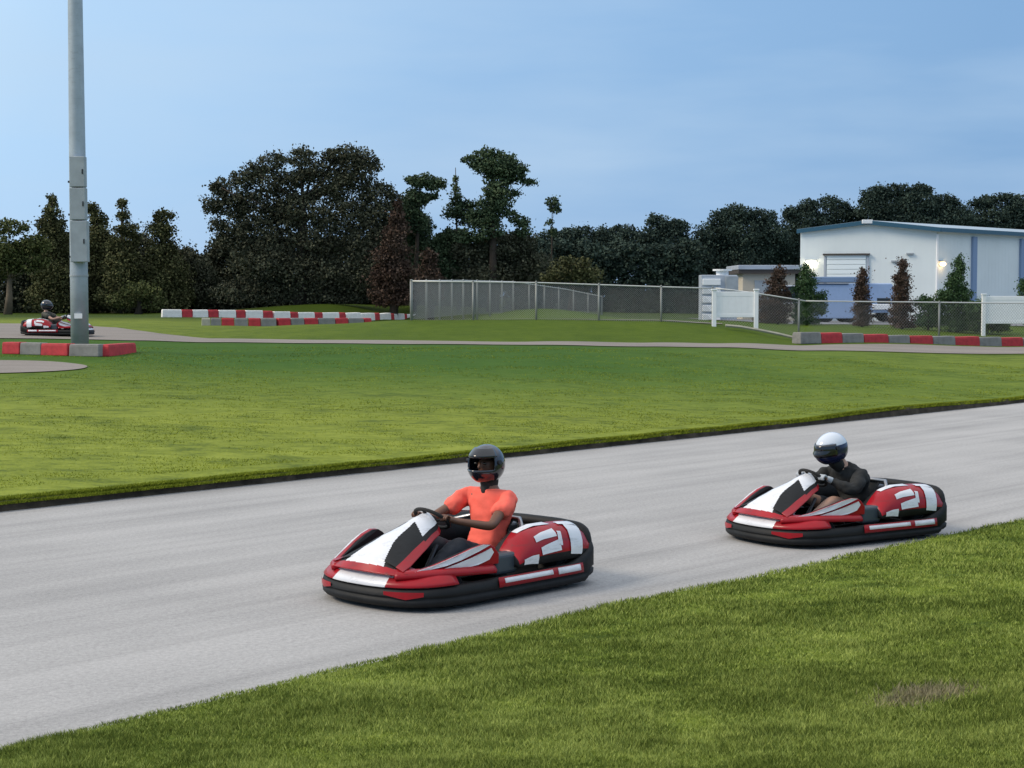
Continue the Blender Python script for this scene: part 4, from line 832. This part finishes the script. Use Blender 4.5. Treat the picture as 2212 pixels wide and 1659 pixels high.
def ztop(x): return float(np.interp(x, [-1.04, -.92, -.8, -.6, .5, .8, 1.02], [.33, .33, .27, .20, .185, .175, .165]))
def outline_at(xq, side=1):          # y of the outline at x
    c = [(p.x, p.y) for p in OUTL if p.y * side >= 0]; c.sort(); return side * abs(float(np.interp(xq, [a for a, _ in c], [abs(q) for _, q in c])))
def make_kart():
    root = empty('go_kart', (0, 0, 0))
    b = MB(); rings = []
    for i, p in enumerate(OUTL):
        nn = normal2(i) * SGN; zt = ztop(p.x); zb = .035 + (.03 if p.x < -.8 else 0)
        prof = [(-.075, zb + .02), (-.02, zb), (0, zb + .02), (.004, zb + .05), (-.010, zb + .06), (-.010, zb + .07), (.004, zb + .08), (.004, zt - .05), (-.006, zt - .012), (-.03, zt), (-.075, zt - .008)]
        rings.append([p + nn * o + Vector((0, 0, z)) for o, z in prof])
    b.loft(rings, closed=True, caps=False); b.build('bumper', M['black'], root, smooth=True)
    b = MB(); n = len(OUTL); b.add([p * .93 + Vector((0, 0, .06)) for p in OUTL] + [p * .93 + Vector((0, 0, .075)) for p in OUTL], [tuple(range(n)), tuple(range(2 * n - 1, n - 1, -1))]); b.build('floor_tray', M['black'], root)
    # front fairing
    arc = [i for i in range(len(OUTL)) if OUTL[i].x > .60]; arc = sorted(arc, key=lambda i: OUTL[i].y)
    rings = []; ys = []
    for i in arc:
        p = OUTL[i]; nn = normal2(i) * SGN; ys.append(p.y); k = min(1, abs(p.y) / .6)
        r = []
        for v in np.linspace(0, 1, 8):
            ins = .012 + v * (.24 - .13 * k ** 3); z = ztop(p.x) + .006 + (.135 - .05 * k ** 2) * math.sin(v * math.pi / 2) ** .9
            r.append(p - nn * ins + Vector((0, 0, z)))
        rings.append(r)
    def fm(i, j): 
        y = (ys[i] + ys[i + 1]) / 2
        return 1 if abs(y) < .27 + .02 * j and j < 6 else 0
    b = MB(); b.loft(rings, mi=fm, caps=False, ringclosed=False); b.build('front_fairing', [M['red'], M['white']], root, smooth=True, solid=.008)
    def on_fair(yq, v, up=.006):
        i = min(range(len(ys)), key=lambda q: abs(ys[q] - yq)); j = max(0, min(len(ys) - 2, i - 1 if ys[i] > yq else i)); t = (yq - ys[j]) / (ys[j + 1] - ys[j])
        vv = v * 7; a = int(min(6, vv)); s = vv - a
        f = lambda q: rings[q][a].lerp(rings[q][a + 1], s)
        return f(j).lerp(f(j + 1), t) + Vector((up * .6, 0, up))
    def decal(name, polys, m, parent, up=.006):
        b = MB()
        for (y0, y1, v0, v1) in polys:
            G_ = [[on_fair(y0 + (y1 - y0) * i / 5, v0 + (v1 - v0) * j / 3, up) for j in range(4)] for i in range(6)]
            b.loft(G_, caps=False, ringclosed=False)
        return b.build(name, m, parent, smooth=True)
    decal('print', [(-.22, -.05, .30, .40), (-.2, .0, .52, .60)], M['rose'], root); decal('print', [(.05, .19, .28, .58), (-.24, -.16, .66, .8)], M['palegrey'], root)
    for sgn in (1, -1):                                          # red corner flash on the bumper
        b = MB(); idx_ = [i for i in range(len(OUTL)) if OUTL[i].x > .84 and sgn * OUTL[i].y > .26]; idx_.sort(key=lambda i: OUTL[i].y)
        rr = []
        for q, i in enumerate(idx_):
            nn = normal2(i) * SGN; h0 = .095 + .03 * abs(q - len(idx_) / 2) / len(idx_) * 2; rr.append([OUTL[i] + nn * .009 + Vector((0, 0, h0)), OUTL[i] + nn * .009 + Vector((0, 0, .150))])
        if len(rr) > 1: b.loft(rr, caps=False, ringclosed=False); b.build('corner_flash', M['red'], root, smooth=True)
    # steering shield
    ST = [(.985, .355, .27, .262), (.93, .375, .345, .275), (.80, .345, .435, .31), (.66, .295, .505, .36), (.52, .245, .55, .41), (.40, .19, .60, .45), (.32, .165, .625, .475), (.285, .14, .625, .50)]
    rr = []; STa = np.array(ST); tq = np.linspace(0, len(ST) - 1, 106)
    ST2 = [[float(np.interp(t, range(len(ST)), STa[:, c])) for c in range(4)] for t in tq]
    for (x, hw, zc_, ze_) in ST2:
        r = []
        for j in range(109):
            s = j / 54 - 1; r.append(Vector((x - .06 * abs(s) ** 2 * (x > .9), s * hw, ze_ + (zc_ - ze_) * (1 - abs(s) ** 1.7))))
        rr.append(r)
    def smf(i, j):
        s = abs((j + .5) / 54 - 1); t = i / 15
        
        if t < .6 + .35 * s: return 0
        if t > 4.7 - .8 * s: return 1 if s < .70 else (2 if s < .86 else 0)
        w_ = float(np.interp(t, [.75, 2.5, 4.8], [.55, .30, .12]))
        return 1 if s < w_ else (2 if s < .80 else 0)
    b = MB(); b.loft(rr, mi=smf, caps=False, ringclosed=False); b.build('steering_shield', [M['red'], M['white'], M['black']], root, smooth=True, solid=.012)
    b = MB(); b.tube([(.9, -.25, .1), (.6, -.22, .12), (.35, -.16, .4)], .016, 8); b.tube([(.9, .25, .1), (.6, .22, .12), (.35, .16, .4)], .016, 8); b.build('shield_bracket', M['gunmetal'], root)
    for s in (1, -1):
        # red rail from the nose back to the leg guard
        b = MB(); pr = catmull([(.90, .30 * s, .262), (.80, .42 * s, .272), (.62, .52 * s, .275), (.42, .575 * s, .270), (.22, .60 * s, .262)], 5, False)
        rg = []
        for i, p in enumerate(pr):
            t = (pr[min(i + 1, len(pr) - 1)] - pr[max(i - 1, 0)]).normalized(); nn = Vector((-t.y, t.x, 0)) * s * -1
            nn = nn if nn.y * s > 0 else -nn
            rg.append([p + nn * a + Vector((0, 0, c)) for a, c in ((.05, -.035), (.055, -.01), (.03, .018), (-.03, .026), (-.055, .0), (-.05, -.035))])
        b.loft(rg); b.build('leg_rail', M['red'], root, smooth=True)
        # leg guard
        def lg(x, z): return Vector((x, s * (float(np.interp(x, [-.1, .3, .6, .95], [.625, .60, .53, .37])) + .05 * (z - .27)), z))
        po = [(.90, .270), (.72, .318), (.54, .382), (.42, .424), (.32, .447), (.26, .443), (.21, .415), (.16, .36), (.16, .285), (.40, .268), (.65, .266)]
        b = MB(); b.plate([lg(*q) for q in (po if s > 0 else po[::-1])], (0.25, s, .1), .03); g_ = b.build('leg_guard', M['red'], root, bevel=.006)
        b = MB(); b.plate([lg(*q) - Vector((.006, s * .034, .004)) for q in (po if s > 0 else po[::-1])], (0.25, s, .1), .01); b.build('inner_guard', M['black'], g_)
        off = Vector((.002, s * .008, .003))
        pw = [(.84, .282), (.70, .322), (.54, .380), (.42, .420), (.32, .443), (.255, .435), (.36, .395), (.50, .345), (.62, .312), (.74, .290)]
        b = MB(); b.plate([lg(*q) + off for q in (pw if s > 0 else pw[::-1])], (0.25, s, .1), .006); b.build('panel', M['white'], g_)
        pw = [(.66, .285), (.54, .318), (.42, .352), (.31, .39), (.245, .41), (.22, .375), (.26, .325), (.36, .295), (.50, .280)]
        b = MB(); b.plate([lg(*q) + off for q in (pw if s > 0 else pw[::-1])], (0.25, s, .1), .006); b.build('panel', M['white'], g_)
        # grey tank between leg guard and rear pod
        b = MB(); b.box((.06, s * .54, .27), (.24, .13, .16)); b.build('side_tank', M['grey'], root, bevel=.03, seg=3)
        # rear side pod
        SEC = [(.655, .235), (.662, .30), (.650, .37), (.615, .45), (.545, .502), (.455, .512), (.39, .47), (.37, .36), (.37, .235)]
        def sec(x):
            k = float(np.interp(x, [-.92, -.86, -.76, -.6, -.3, -.15, -.06, -.01], [.35, .72, .95, 1.0, 1.0, .88, .62, .40])); inn = float(np.interp(x, [-.92, -.8, -.6, 0], [.06, .02, 0, 0]))
            return [Vector((x, s * (y - inn), .235 + (z - .235) * k)) for y, z in SEC]
        b = MB(); b.loft([sec(x) for x in (-.01, -.03, -.08, -.15, -.25, -.35, -.45, -.55, -.65, -.75, -.83, -.89, -.92)]); b.m = [1 if (k_ % 9) >= 5 or (k_ % 9) == 0 else 0 for k_ in range(len(b.f))]; pod = b.build('side_pod', [M['red'], M['black']], root, smooth=True)
        def onpod(x, t, up=.006):
            S = sec(x); q = t * 5; a = int(min(4, q)); p = S[a].lerp(S[a + 1], q - a); d = (S[a + 1] - S[a]); nn = Vector((0, d.z, -d.y)).normalized(); nn = nn if nn.y * s > 0 or nn.z > .9 else -nn
            return p + nn * up
        def stroke(lst, w):
            b = MB()
            for (x0, t0, x1, t1, w0, w1) in lst:
                n_ = 8; G_ = []
                for i in range(n_ + 1):
                    f = i / n_; x = x0 + (x1 - x0) * f; t = t0 + (t1 - t0) * f; ww = w0 + (w1 - w0) * f
                    dx, dt = x1 - x0, (t1 - t0) * .35; l = math.hypot(dx, dt); px_, pt_ = -dt / l, dx / l
                    G_.append([onpod(max(-.91, min(-.02, x + px_ * ww * k_)), max(.02, min(.99, t + pt_ * ww * k_ / .35))) for k_ in (-1, -.33, .33, 1)])
                b.loft(G_, caps=False, ringclosed=False)
            return b
        # livery: a curling stroke, then a hooked bar (x runs backwards)
        b = stroke([(-.14, .93, -.48, .95, .022, .045), (-.26, .30, -.48, .36, .03, .04), (-.22, .56, -.46, .62, .02, .03), (-.48, .36, -.50, .62, .022, .02),
                    (-.66, .10, -.69, .74, .075, .08), (-.56, .84, -.86, .80, .02, .034), (-.06, .18, -.22, .14, .03, .04)], 1)
        b.build('livery_stripe', M['white'], pod, smooth=True)
        # coloured strip over the side skirt
        def strip3(x0, x1, z0_, z1_, o, m, nm, par):
            b = MB(); rr_ = []
            for x in np.linspace(x0, x1, 12): y = outline_at(x, s); rr_.append([Vector((x, y + s * o, z0_)), Vector((x, y + s * (o - .004), (z0_ + z1_) / 2)), Vector((x, y + s * (o - .012), z1_))])
            b.loft(rr_, caps=False, ringclosed=False); return b.build(nm, m, par, smooth=True, solid=.004 * s)
        st_ = strip3(.22, -.72, .118, .192, .012, M['red'], 'side_strip', root)
        strip3(.16, -.36, .146, .180, .016, M['white'], 'print', st_); strip3(-.42, -.68, .138, .186, .016, M['white'], 'print', st_)
    # seat
    b = MB(); rr = []
    for (x, z, w, dep) in ((.02, .10, .17, .03), (-.12, .085, .19, .06), (-.28, .10, .195, .10), (-.40, .17, .19, .13), (-.46, .30, .185, .13), (-.51, .44, .17, .10), (-.53, .50, .15, .05), (-.535, .52, .11, .02)):
        f = max(0, (z - .1) / .5); r = []
        for j in range(11):
            s_ = j / 5 - 1; r.append(Vector((x + dep * abs(s_) ** 2.2 * min(1, f * 1.4), s_ * w * 1.05, z + dep * abs(s_) ** 2.2 * (1 - min(1, f * 1.2)))))
        rr.append(r)
    b.loft(rr, caps=False, ringclosed=False); b.build('seat', M['black'], root, smooth=True, solid=.012)
    # steering
    ct = Vector((.235, 0, .575)); ax = Vector((-.62, 0, .78)).normalized(); u_ = Vector((0, 1, 0)); v_ = ax.cross(u_)
    b = MB(); b.tube([ct + .145 * (u_ * math.cos(t) * (1.0) + v_ * math.sin(t) * .9) for t in np.linspace(0, 2 * math.pi, 33)[:-1]], .015, 8, closed=True)
    for t in (math.pi * .0, math.pi, math.pi * 1.5): b.tube([ct - ax * .02, ct + .14 * (u_ * math.cos(t) + v_ * math.sin(t) * .9)], .011, 6)
    b.tube([ct - ax * .04, ct + ax * .01], .045, 12); sw = b.build('steering_wheel', M['rubber'], root, smooth=True)
    b = MB(); b.tube([ct - ax * .03, (.55, 0, .14)], .012, 8); b.build('steering_column', M['steel'], root)
    # wheels
    for (x, y, r_, w) in ((.56, .47, .125, .12), (.56, -.47, .125, .12), (-.66, .47, .14, .19), (-.66, -.47, .14, .19)):
        b = MB(); b.tube([(x, y - w / 2, r_), (x, y - w * .42, r_), (x, y, r_), (x, y + w * .42, r_), (x, y + w / 2, r_)], [r_ * .86, r_ * .98, r_, r_ * .98, r_ * .86], 24); wh_ = b.build('wheel', M['rubber'], root, smooth=True)
        b = MB(); b.tube([(x, y - w * .52, r_), (x, y + w * .52, r_)], r_ * .5, 16); b.build('rim', M['steel'], wh_)
    # engine and rear
    b = MB(); b.box((-.72, -.12, .25), (.30, .26, .26)); b.tube([(-.72, -.12, .36), (-.72, -.12, .44)], .09, 12); b.build('engine', M['gunmetal'], root, bevel=.02)
    b = MB(); b.tube(catmull([(-.88, .58, .24), (-.93, .50, .40), (-.955, .30, .43), (-.96, 0, .435), (-.955, -.30, .43), (-.93, -.50, .40), (-.88, -.58, .24)], 5, False), .045, 10); b.build('rear_hoop', M['black'], root, smooth=True)
    b = MB(); b.box((-.95, 0, .37), (.05, .62, .09)); b.build('rear_panel', M['black'], root, bevel=.02)
    b = MB(); b.tube([(-.35, .38, .47), (-.5, .22, .52), (-.52, -.22, .52), (-.35, -.38, .47)], .018, 8); b.build('roll_bar', M['steel'], root, smooth=True)
    b = MB(); b.tube([(.72, .33, .08), (.70, .33, .24)], .012, 6); b.tube([(.72, -.33, .08), (.70, -.33, .24)], .012, 6); b.box((.70, .30, .24), (.02, .08, .05)); b.box((.70, -.30, .24), (.02, .08, .05)); b.build('pedals', M['steel'], root)
    return root

# ------------------------------------------------------------------ people (same axes as the kart they sit in)
def skin_obj(name, chains, m, parent, sub=2):
    """chains: list of lists of (x,y,z,r) or (x,y,z,(rx,ry)); equal coordinates are welded; each disjoint island gets a root."""
    V = []; Rr = []; E = []; key = {}
    roots = []
    for ch in chains:
        prev = None
        for q in ch:
            k_ = (round(q[0], 4), round(q[1], 4), round(q[2], 4))
            if k_ not in key: key[k_] = len(V); V.append(q[:3]); Rr.append(q[3])
            i = key[k_]
            if prev is not None and prev != i: E.append((prev, i))
            prev = i
    me = bpy.data.meshes.new(name); me.from_pydata(V, E, []); me.materials.append(m)
    o = bpy.data.objects.new(name, me); COL.objects.link(o); o.parent = parent
    sm_ = o.modifiers.new('skin', 'SKIN'); sm_.use_smooth_shade = True; sm_.branch_smoothing = .3
    lay = me.skin_vertices[0].data if len(me.skin_vertices) else None
    par = list(range(len(V)))
    def find(a):
        while par[a] != a: a = par[a]
        return a
    for a, c in E: par[find(a)] = find(c)
    seen = set()
    for i, r_ in enumerate(Rr):
        lay[i].radius = r_ if isinstance(r_, tuple) else (r_, r_); rt = find(i); lay[i].use_root = rt not in seen; seen.add(rt)
    s = o.modifiers.new('sub', 'SUBSURF'); s.levels = sub; s.render_levels = sub
    return o
FOLD = bpy.data.textures.new('folds', 'CLOUDS'); FOLD.noise_scale = .09; FOLD.noise_depth = 2
def folds(o, k=.03):
    d = o.modifiers.new('folds', 'DISPLACE'); d.texture = FOLD; d.strength = k; d.mid_level = .5; d.texture_coords = 'LOCAL'; return o
def person(label, K, lean, headx, headz, mats, helm, look=0.0, short=True, gloves=False, headyaw=0.0, nod=0.0):
    """lean: shoulder x; seated with hips at x=-.33."""
    r = empty('person', K.location, K.rotation_euler.z); r.scale = K.scale; tag(r, label, 'person')
    hip = (-.30, 0, .20); sx_, sz_ = lean, headz - .30
    mx_ = (hip[0] + sx_) / 2 - .05
    neck = (sx_ + (headx - sx_) * .45, 0, headz - .16)
    arms = []
    for s in (1, -1):
        sh = (sx_ + .01, s * .205, sz_ + .02); el = ((sx_ + .23) / 2 + .02, s * .325, (sz_ + .575) / 2 - .11); wr = (.165, s * .165, .565); pm = (.215, s * .150, .590)
        arms.append((sh, el, wr, pm))
    legs = []
    for s in (1, -1):
        legs.append([(-.26, s * .10, .19), (.16, s * .19, .375), (.50, s * .22, .20), (.55, s * .225, .15), (.64, s * .23, .19)])
    body = [[(*hip, (.13, .11)), ((hip[0] + mx_) / 2 - .02, 0, (.20 + sz_) / 2 - .08, (.13, .10)), (mx_, 0, (.2 + sz_) / 2 + .06, (.14, .10)), (sx_, 0, sz_ + .01, (.13, .085)), (*neck, (.055, .055)), (headx, 0, headz - .05, (.078, .085)), (headx + .005, 0, headz + .04, (.082, .09))]]
    for (sh, el, wr, pm) in arms:
        s = 1 if sh[1] > 0 else -1
        body.append([(sx_, 0, sz_ + .01, (.13, .085)), (*sh, .052), (*el, .040), (*wr, .026), (*pm, (.036, .02))])
        for f_ in range(4):                                     # fingers curled round the rim
            a = f_ * .018 - .027; bx_ = pm[0] + .012; bz_ = pm[2] + .02
            body.append([(pm[0] + .002, pm[1] + a * .9 + .0003 * s, pm[2] + .001 * f_, .0095), (bx_ + .022, pm[1] + a, bz_ + .008 - abs(a) * .1, .009), (bx_ + .045, pm[1] + a, bz_ - .014, .0085), (bx_ + .038, pm[1] + a * .9, bz_ - .040 + .003 * f_, .0075)])
        body.append([(pm[0] - .012, pm[1] - s * .016, pm[2] - .004, .011), (pm[0] + .004, pm[1] - s * .046, pm[2] + .004, .0095), (pm[0] + .028, pm[1] - s * .052, pm[2] - .012, .0085)])
    for lg_ in legs:
        body.append([(*hip, (.13, .11)), (*lg_[0], .085), (*lg_[1], .058), (*lg_[2], .040), (*lg_[3], .036), (*lg_[4], .03)])
    skin_obj('body', body, mats['skin'], r)
    # shirt or jacket
    T = [[(hip[0], 0, hip[2] + .02, (.16, .14)), ((hip[0] + mx_) / 2 - .02, 0, (.20 + sz_) / 2 - .08, (.165, .135)), (mx_, 0, (.2 + sz_) / 2 + .06, (.175, .13)), (sx_, 0, sz_ + .012, (.165, .11)), (neck[0] - .012, 0, neck[2] - (.055 if short else .03), (.078, .072) if short else (.092, .088))]]
    for (sh, el, wr, pm) in arms:
        a = Vector(sh); e_ = Vector(el); w_ = Vector(wr)
        ch = [(sx_, 0, sz_ + .012, (.165, .11)), (*sh, .084 if short else .096)]
        if short: q = a.lerp(e_, .62); ch += [(*q, .078)]
        else: ch += [(*e_, .070), (*w_, .046)]
        T.append(ch)
    folds(skin_obj('shirt' if short else 'jacket', T, mats['top'], r, 3), .045)
    # trousers or shorts
    T = []
    for lg_ in legs:
        k_ = Vector(lg_[0]).lerp(Vector(lg_[1]), .78) if mats.get('shorts') else Vector(lg_[1])
        ch = [(hip[0] + .005, 0, hip[2] - .02, (.15, .12)), (*lg_[0], .104), (*k_, .082)]
        if not mats.get('shorts'): ch += [(*lg_[2], .055), (*lg_[3], .045)]
        T.append(ch)
    folds(skin_obj('shorts' if mats.get('shorts') else 'trousers', T, mats['legs'], r, 3), .03)
    for lg_ in legs:
        a = Vector(lg_[3]); e_ = Vector(lg_[4]); skin_obj('shoe', [[(a.x - .03, a.y, a.z - .03, .042), (a.x + .03, a.y, a.z, .044), (e_.x + .03, e_.y, e_.z + .05, .036)]], M['rubber'], r)
    if gloves:
        for (sh, el, wr, pm) in arms:
            s = 1 if sh[1] > 0 else -1; g = [[(*Vector(wr).lerp(Vector(el), .12), .036), (*wr, .034), (*pm, (.043, .027))]]
            for f_ in range(4):
                a = f_ * .019 - .0285; bx_ = pm[0] + .012; bz_ = pm[2] + .02
                g.append([(pm[0] + .001, pm[1] + a * .9, pm[2] + .0005 * f_, .012), (bx_ + .023, pm[1] + a, bz_ + .008, .0118), (bx_ + .048, pm[1] + a, bz_ - .014, .0112), (bx_ + .040, pm[1] + a * .9, bz_ - .042, .0100)])
            g.append([(pm[0] - .012, pm[1] - s * .018, pm[2] - .003, .014), (pm[0] + .004, pm[1] - s * .049, pm[2] + .005, .0125), (pm[0] + .028, pm[1] - s * .055, pm[2] - .012, .011)])
            skin_obj('glove', g, M['glove'], r)
    # dark hair or hood between helmet and shoulders
    if helm.get('hair'):
        skin_obj('hair', [[(headx - .01, 0, headz - .06, (.085, .085)), (headx - .015, 0, headz - .15, (.082, .078)), (neck[0] - .005, 0, neck[2] - .045, (.072, .070)), (sx_ + .075, 0, sz_ + .03, (.030, .03))]], helm['hair'], r)
    # helmet
    hc = Vector((headx + .012, 0, headz - .015)); Mh = Matrix.Translation(hc) @ Matrix.Rotation(headyaw, 4, 'Z') @ Matrix.Rotation(nod, 4, 'Y') @ Matrix.Scale(1.13, 4)
    nu, nv = 40, 26
    def hp(az, el, up=0.0):
        ca = math.cos(az); ce, se = math.cos(el), math.sin(el)
        fx = .148 + (.016 if ca > 0 else -.004) * abs(ca) + (.022 * max(0, ca) ** 2 if se < 0 else 0)
        x = (fx + up) * ce * ca; y = (.122 + up) * ce * math.sin(az); z = (.140 + up) * se
        if se < 0: z = (.150 + up) * se * .92; x += .012 * (-se) * ca; 
        return Vector((x, y, z))
    V = []; Fc = []; ms = []
    els = [R(-62 + (152) * j / (nv - 1)) for j in range(nv)]
    for j in range(nv):
        for i in range(nu): V.append(Mh @ hp(2 * math.pi * i / nu - math.pi, els[j]))
    for j in range(nv - 1):
        for i in range(nu):
            az = abs(2 * math.pi * (i + .5) / nu - math.pi); ed = math.degrees((els[j] + els[j + 1]) / 2)
            if az < R(66) and -16 < ed < 22: continue
            Fc.append((j * nu + i, j * nu + (i + 1) % nu, (j + 1) * nu + (i + 1) % nu, (j + 1) * nu + i)); ms.append(0 if ed > helm['split'] else 1)
    b = MB(); b.v = [tuple(v) for v in V]; b.f = Fc; b.m = ms
    ho = b.build('helmet', [helm['top'], helm['low']], r, smooth=True, solid=.014)
    # visor, raised or lowered
    b = MB(); lo_, hi_ = (24, 56) if helm.get('open') else (-17, 24); rr_ = []
    for j in range(8):
        el = R(lo_ + (hi_ - lo_) * j / 7); rr_.append([Mh @ hp(R(-70 + 140 * i / 16), el, .008) for i in range(17)])
    b.loft(rr_, caps=False, ringclosed=False); b.build('visor', helm['visor'], ho, smooth=True, solid=.003)
    for s in (1, -1):
        b = MB(); c_ = Mh @ hp(s * R(74), R(8), .010); c0 = Mh @ hp(s * R(74), R(8), -.01); b.tube([c0, c_ + (c_ - c0) * .4], .018, 12); b.build('visor_pivot', M['gunmetal'], ho)
    # face seen through the opening
    fh = Mh
    for s in (1, -1):
        b = MB(); c_ = Vector((.088, s * .032, .012)); rings_ = []
        for i in range(7):
            a = -math.pi / 2 + math.pi * i / 6; rings_.append([fh @ (c_ + Vector((.013 * math.cos(a) * math.cos(t), .015 * math.cos(a) * math.sin(t), .010 * math.sin(a)))) for t in np.linspace(0, 2 * math.pi, 9)[:-1]])
        b.loft(rings_); b.build('eye', M['eye'], r, smooth=True)
    b = MB(); b.tube([fh @ Vector((.086, 0, .022)), fh @ Vector((.106, 0, -.012)), fh @ Vector((.100, 0, -.026))], [.008, .013, .010], 8); b.build('nose', mats['skin'], r, smooth=True)
    b = MB(); b.tube([fh @ Vector((.086, -.022, -.048)), fh @ Vector((.093, 0, -.047)), fh @ Vector((.086, .022, -.048))], [.004, .007, .004], 6); b.build('mouth', M['leafR2'], r, smooth=True)
    return r

def place(kart, px, py, head_deg, label, group='rental go-karts'):
    g_ = G(px, py, 0.004); kart.location = g_; kart.rotation_euler = (0, 0, R(head_deg)); tag(kart, label, 'go-kart', group)
k1 = make_kart(); k2 = copy_tree(k1); k3 = copy_tree(k1)
k1.location = (-.475, 13.50, .004); k1.scale = (1.08, 1.08, 1.05); k1.rotation_euler = (0, 0, R(227.8)); tag(k1, 'nearest red and white go-kart, driven by the person in orange', 'go-kart', 'rental go-karts')
k2.location = (3.20, 16.55, .004); k2.scale = (1.05, 1.05, 1.03); k2.rotation_euler = (0, 0, R(213)); tag(k2, 'red and white go-kart following behind, driven by the person in black', 'go-kart', 'rental go-karts')
kx, ky = XP(128, 49.8), 49.8
k3.location = (kx, ky, Hf(kx, ky) + .012); k3.rotation_euler = (R(0), 0, R(-6)); tag(k3, 'small distant go-kart passing behind the light pole', 'go-kart', 'rental go-karts')
person('person in a bright orange shirt and black open-visor helmet driving the nearest kart', k1, -.40, -.375, .965, dict(skin=M['skin'], top=M['orange'], legs=M['denim'], shorts=False),
       dict(top=M['helm_black'], low=M['helm_black'], split=0, visor=M['visor'], open=True, hair=M['dark_fabric']), headyaw=R(14))
person('person in a black jacket and white-topped helmet hunched in the following kart', k2, -.20, -.02, .865, dict(skin=M['skin2'], top=M['dark_fabric'], legs=M['denim'], shorts=True),
       dict(top=M['helm_white'], low=M['helm_navy'], split=20, visor=M['visor'], hair=M['dark_fabric']), short=False, gloves=True, nod=R(10))
person('person in grey and dark helmet driving the distant kart behind the pole', k3, -.40, -.40, .93, dict(skin=M['skin2'], top=M['grey_fabric'], legs=M['denim'], shorts=True),
       dict(top=M['helm_black'], low=M['helm_black'], split=0, visor=M['visor']), short=True, gloves=True)
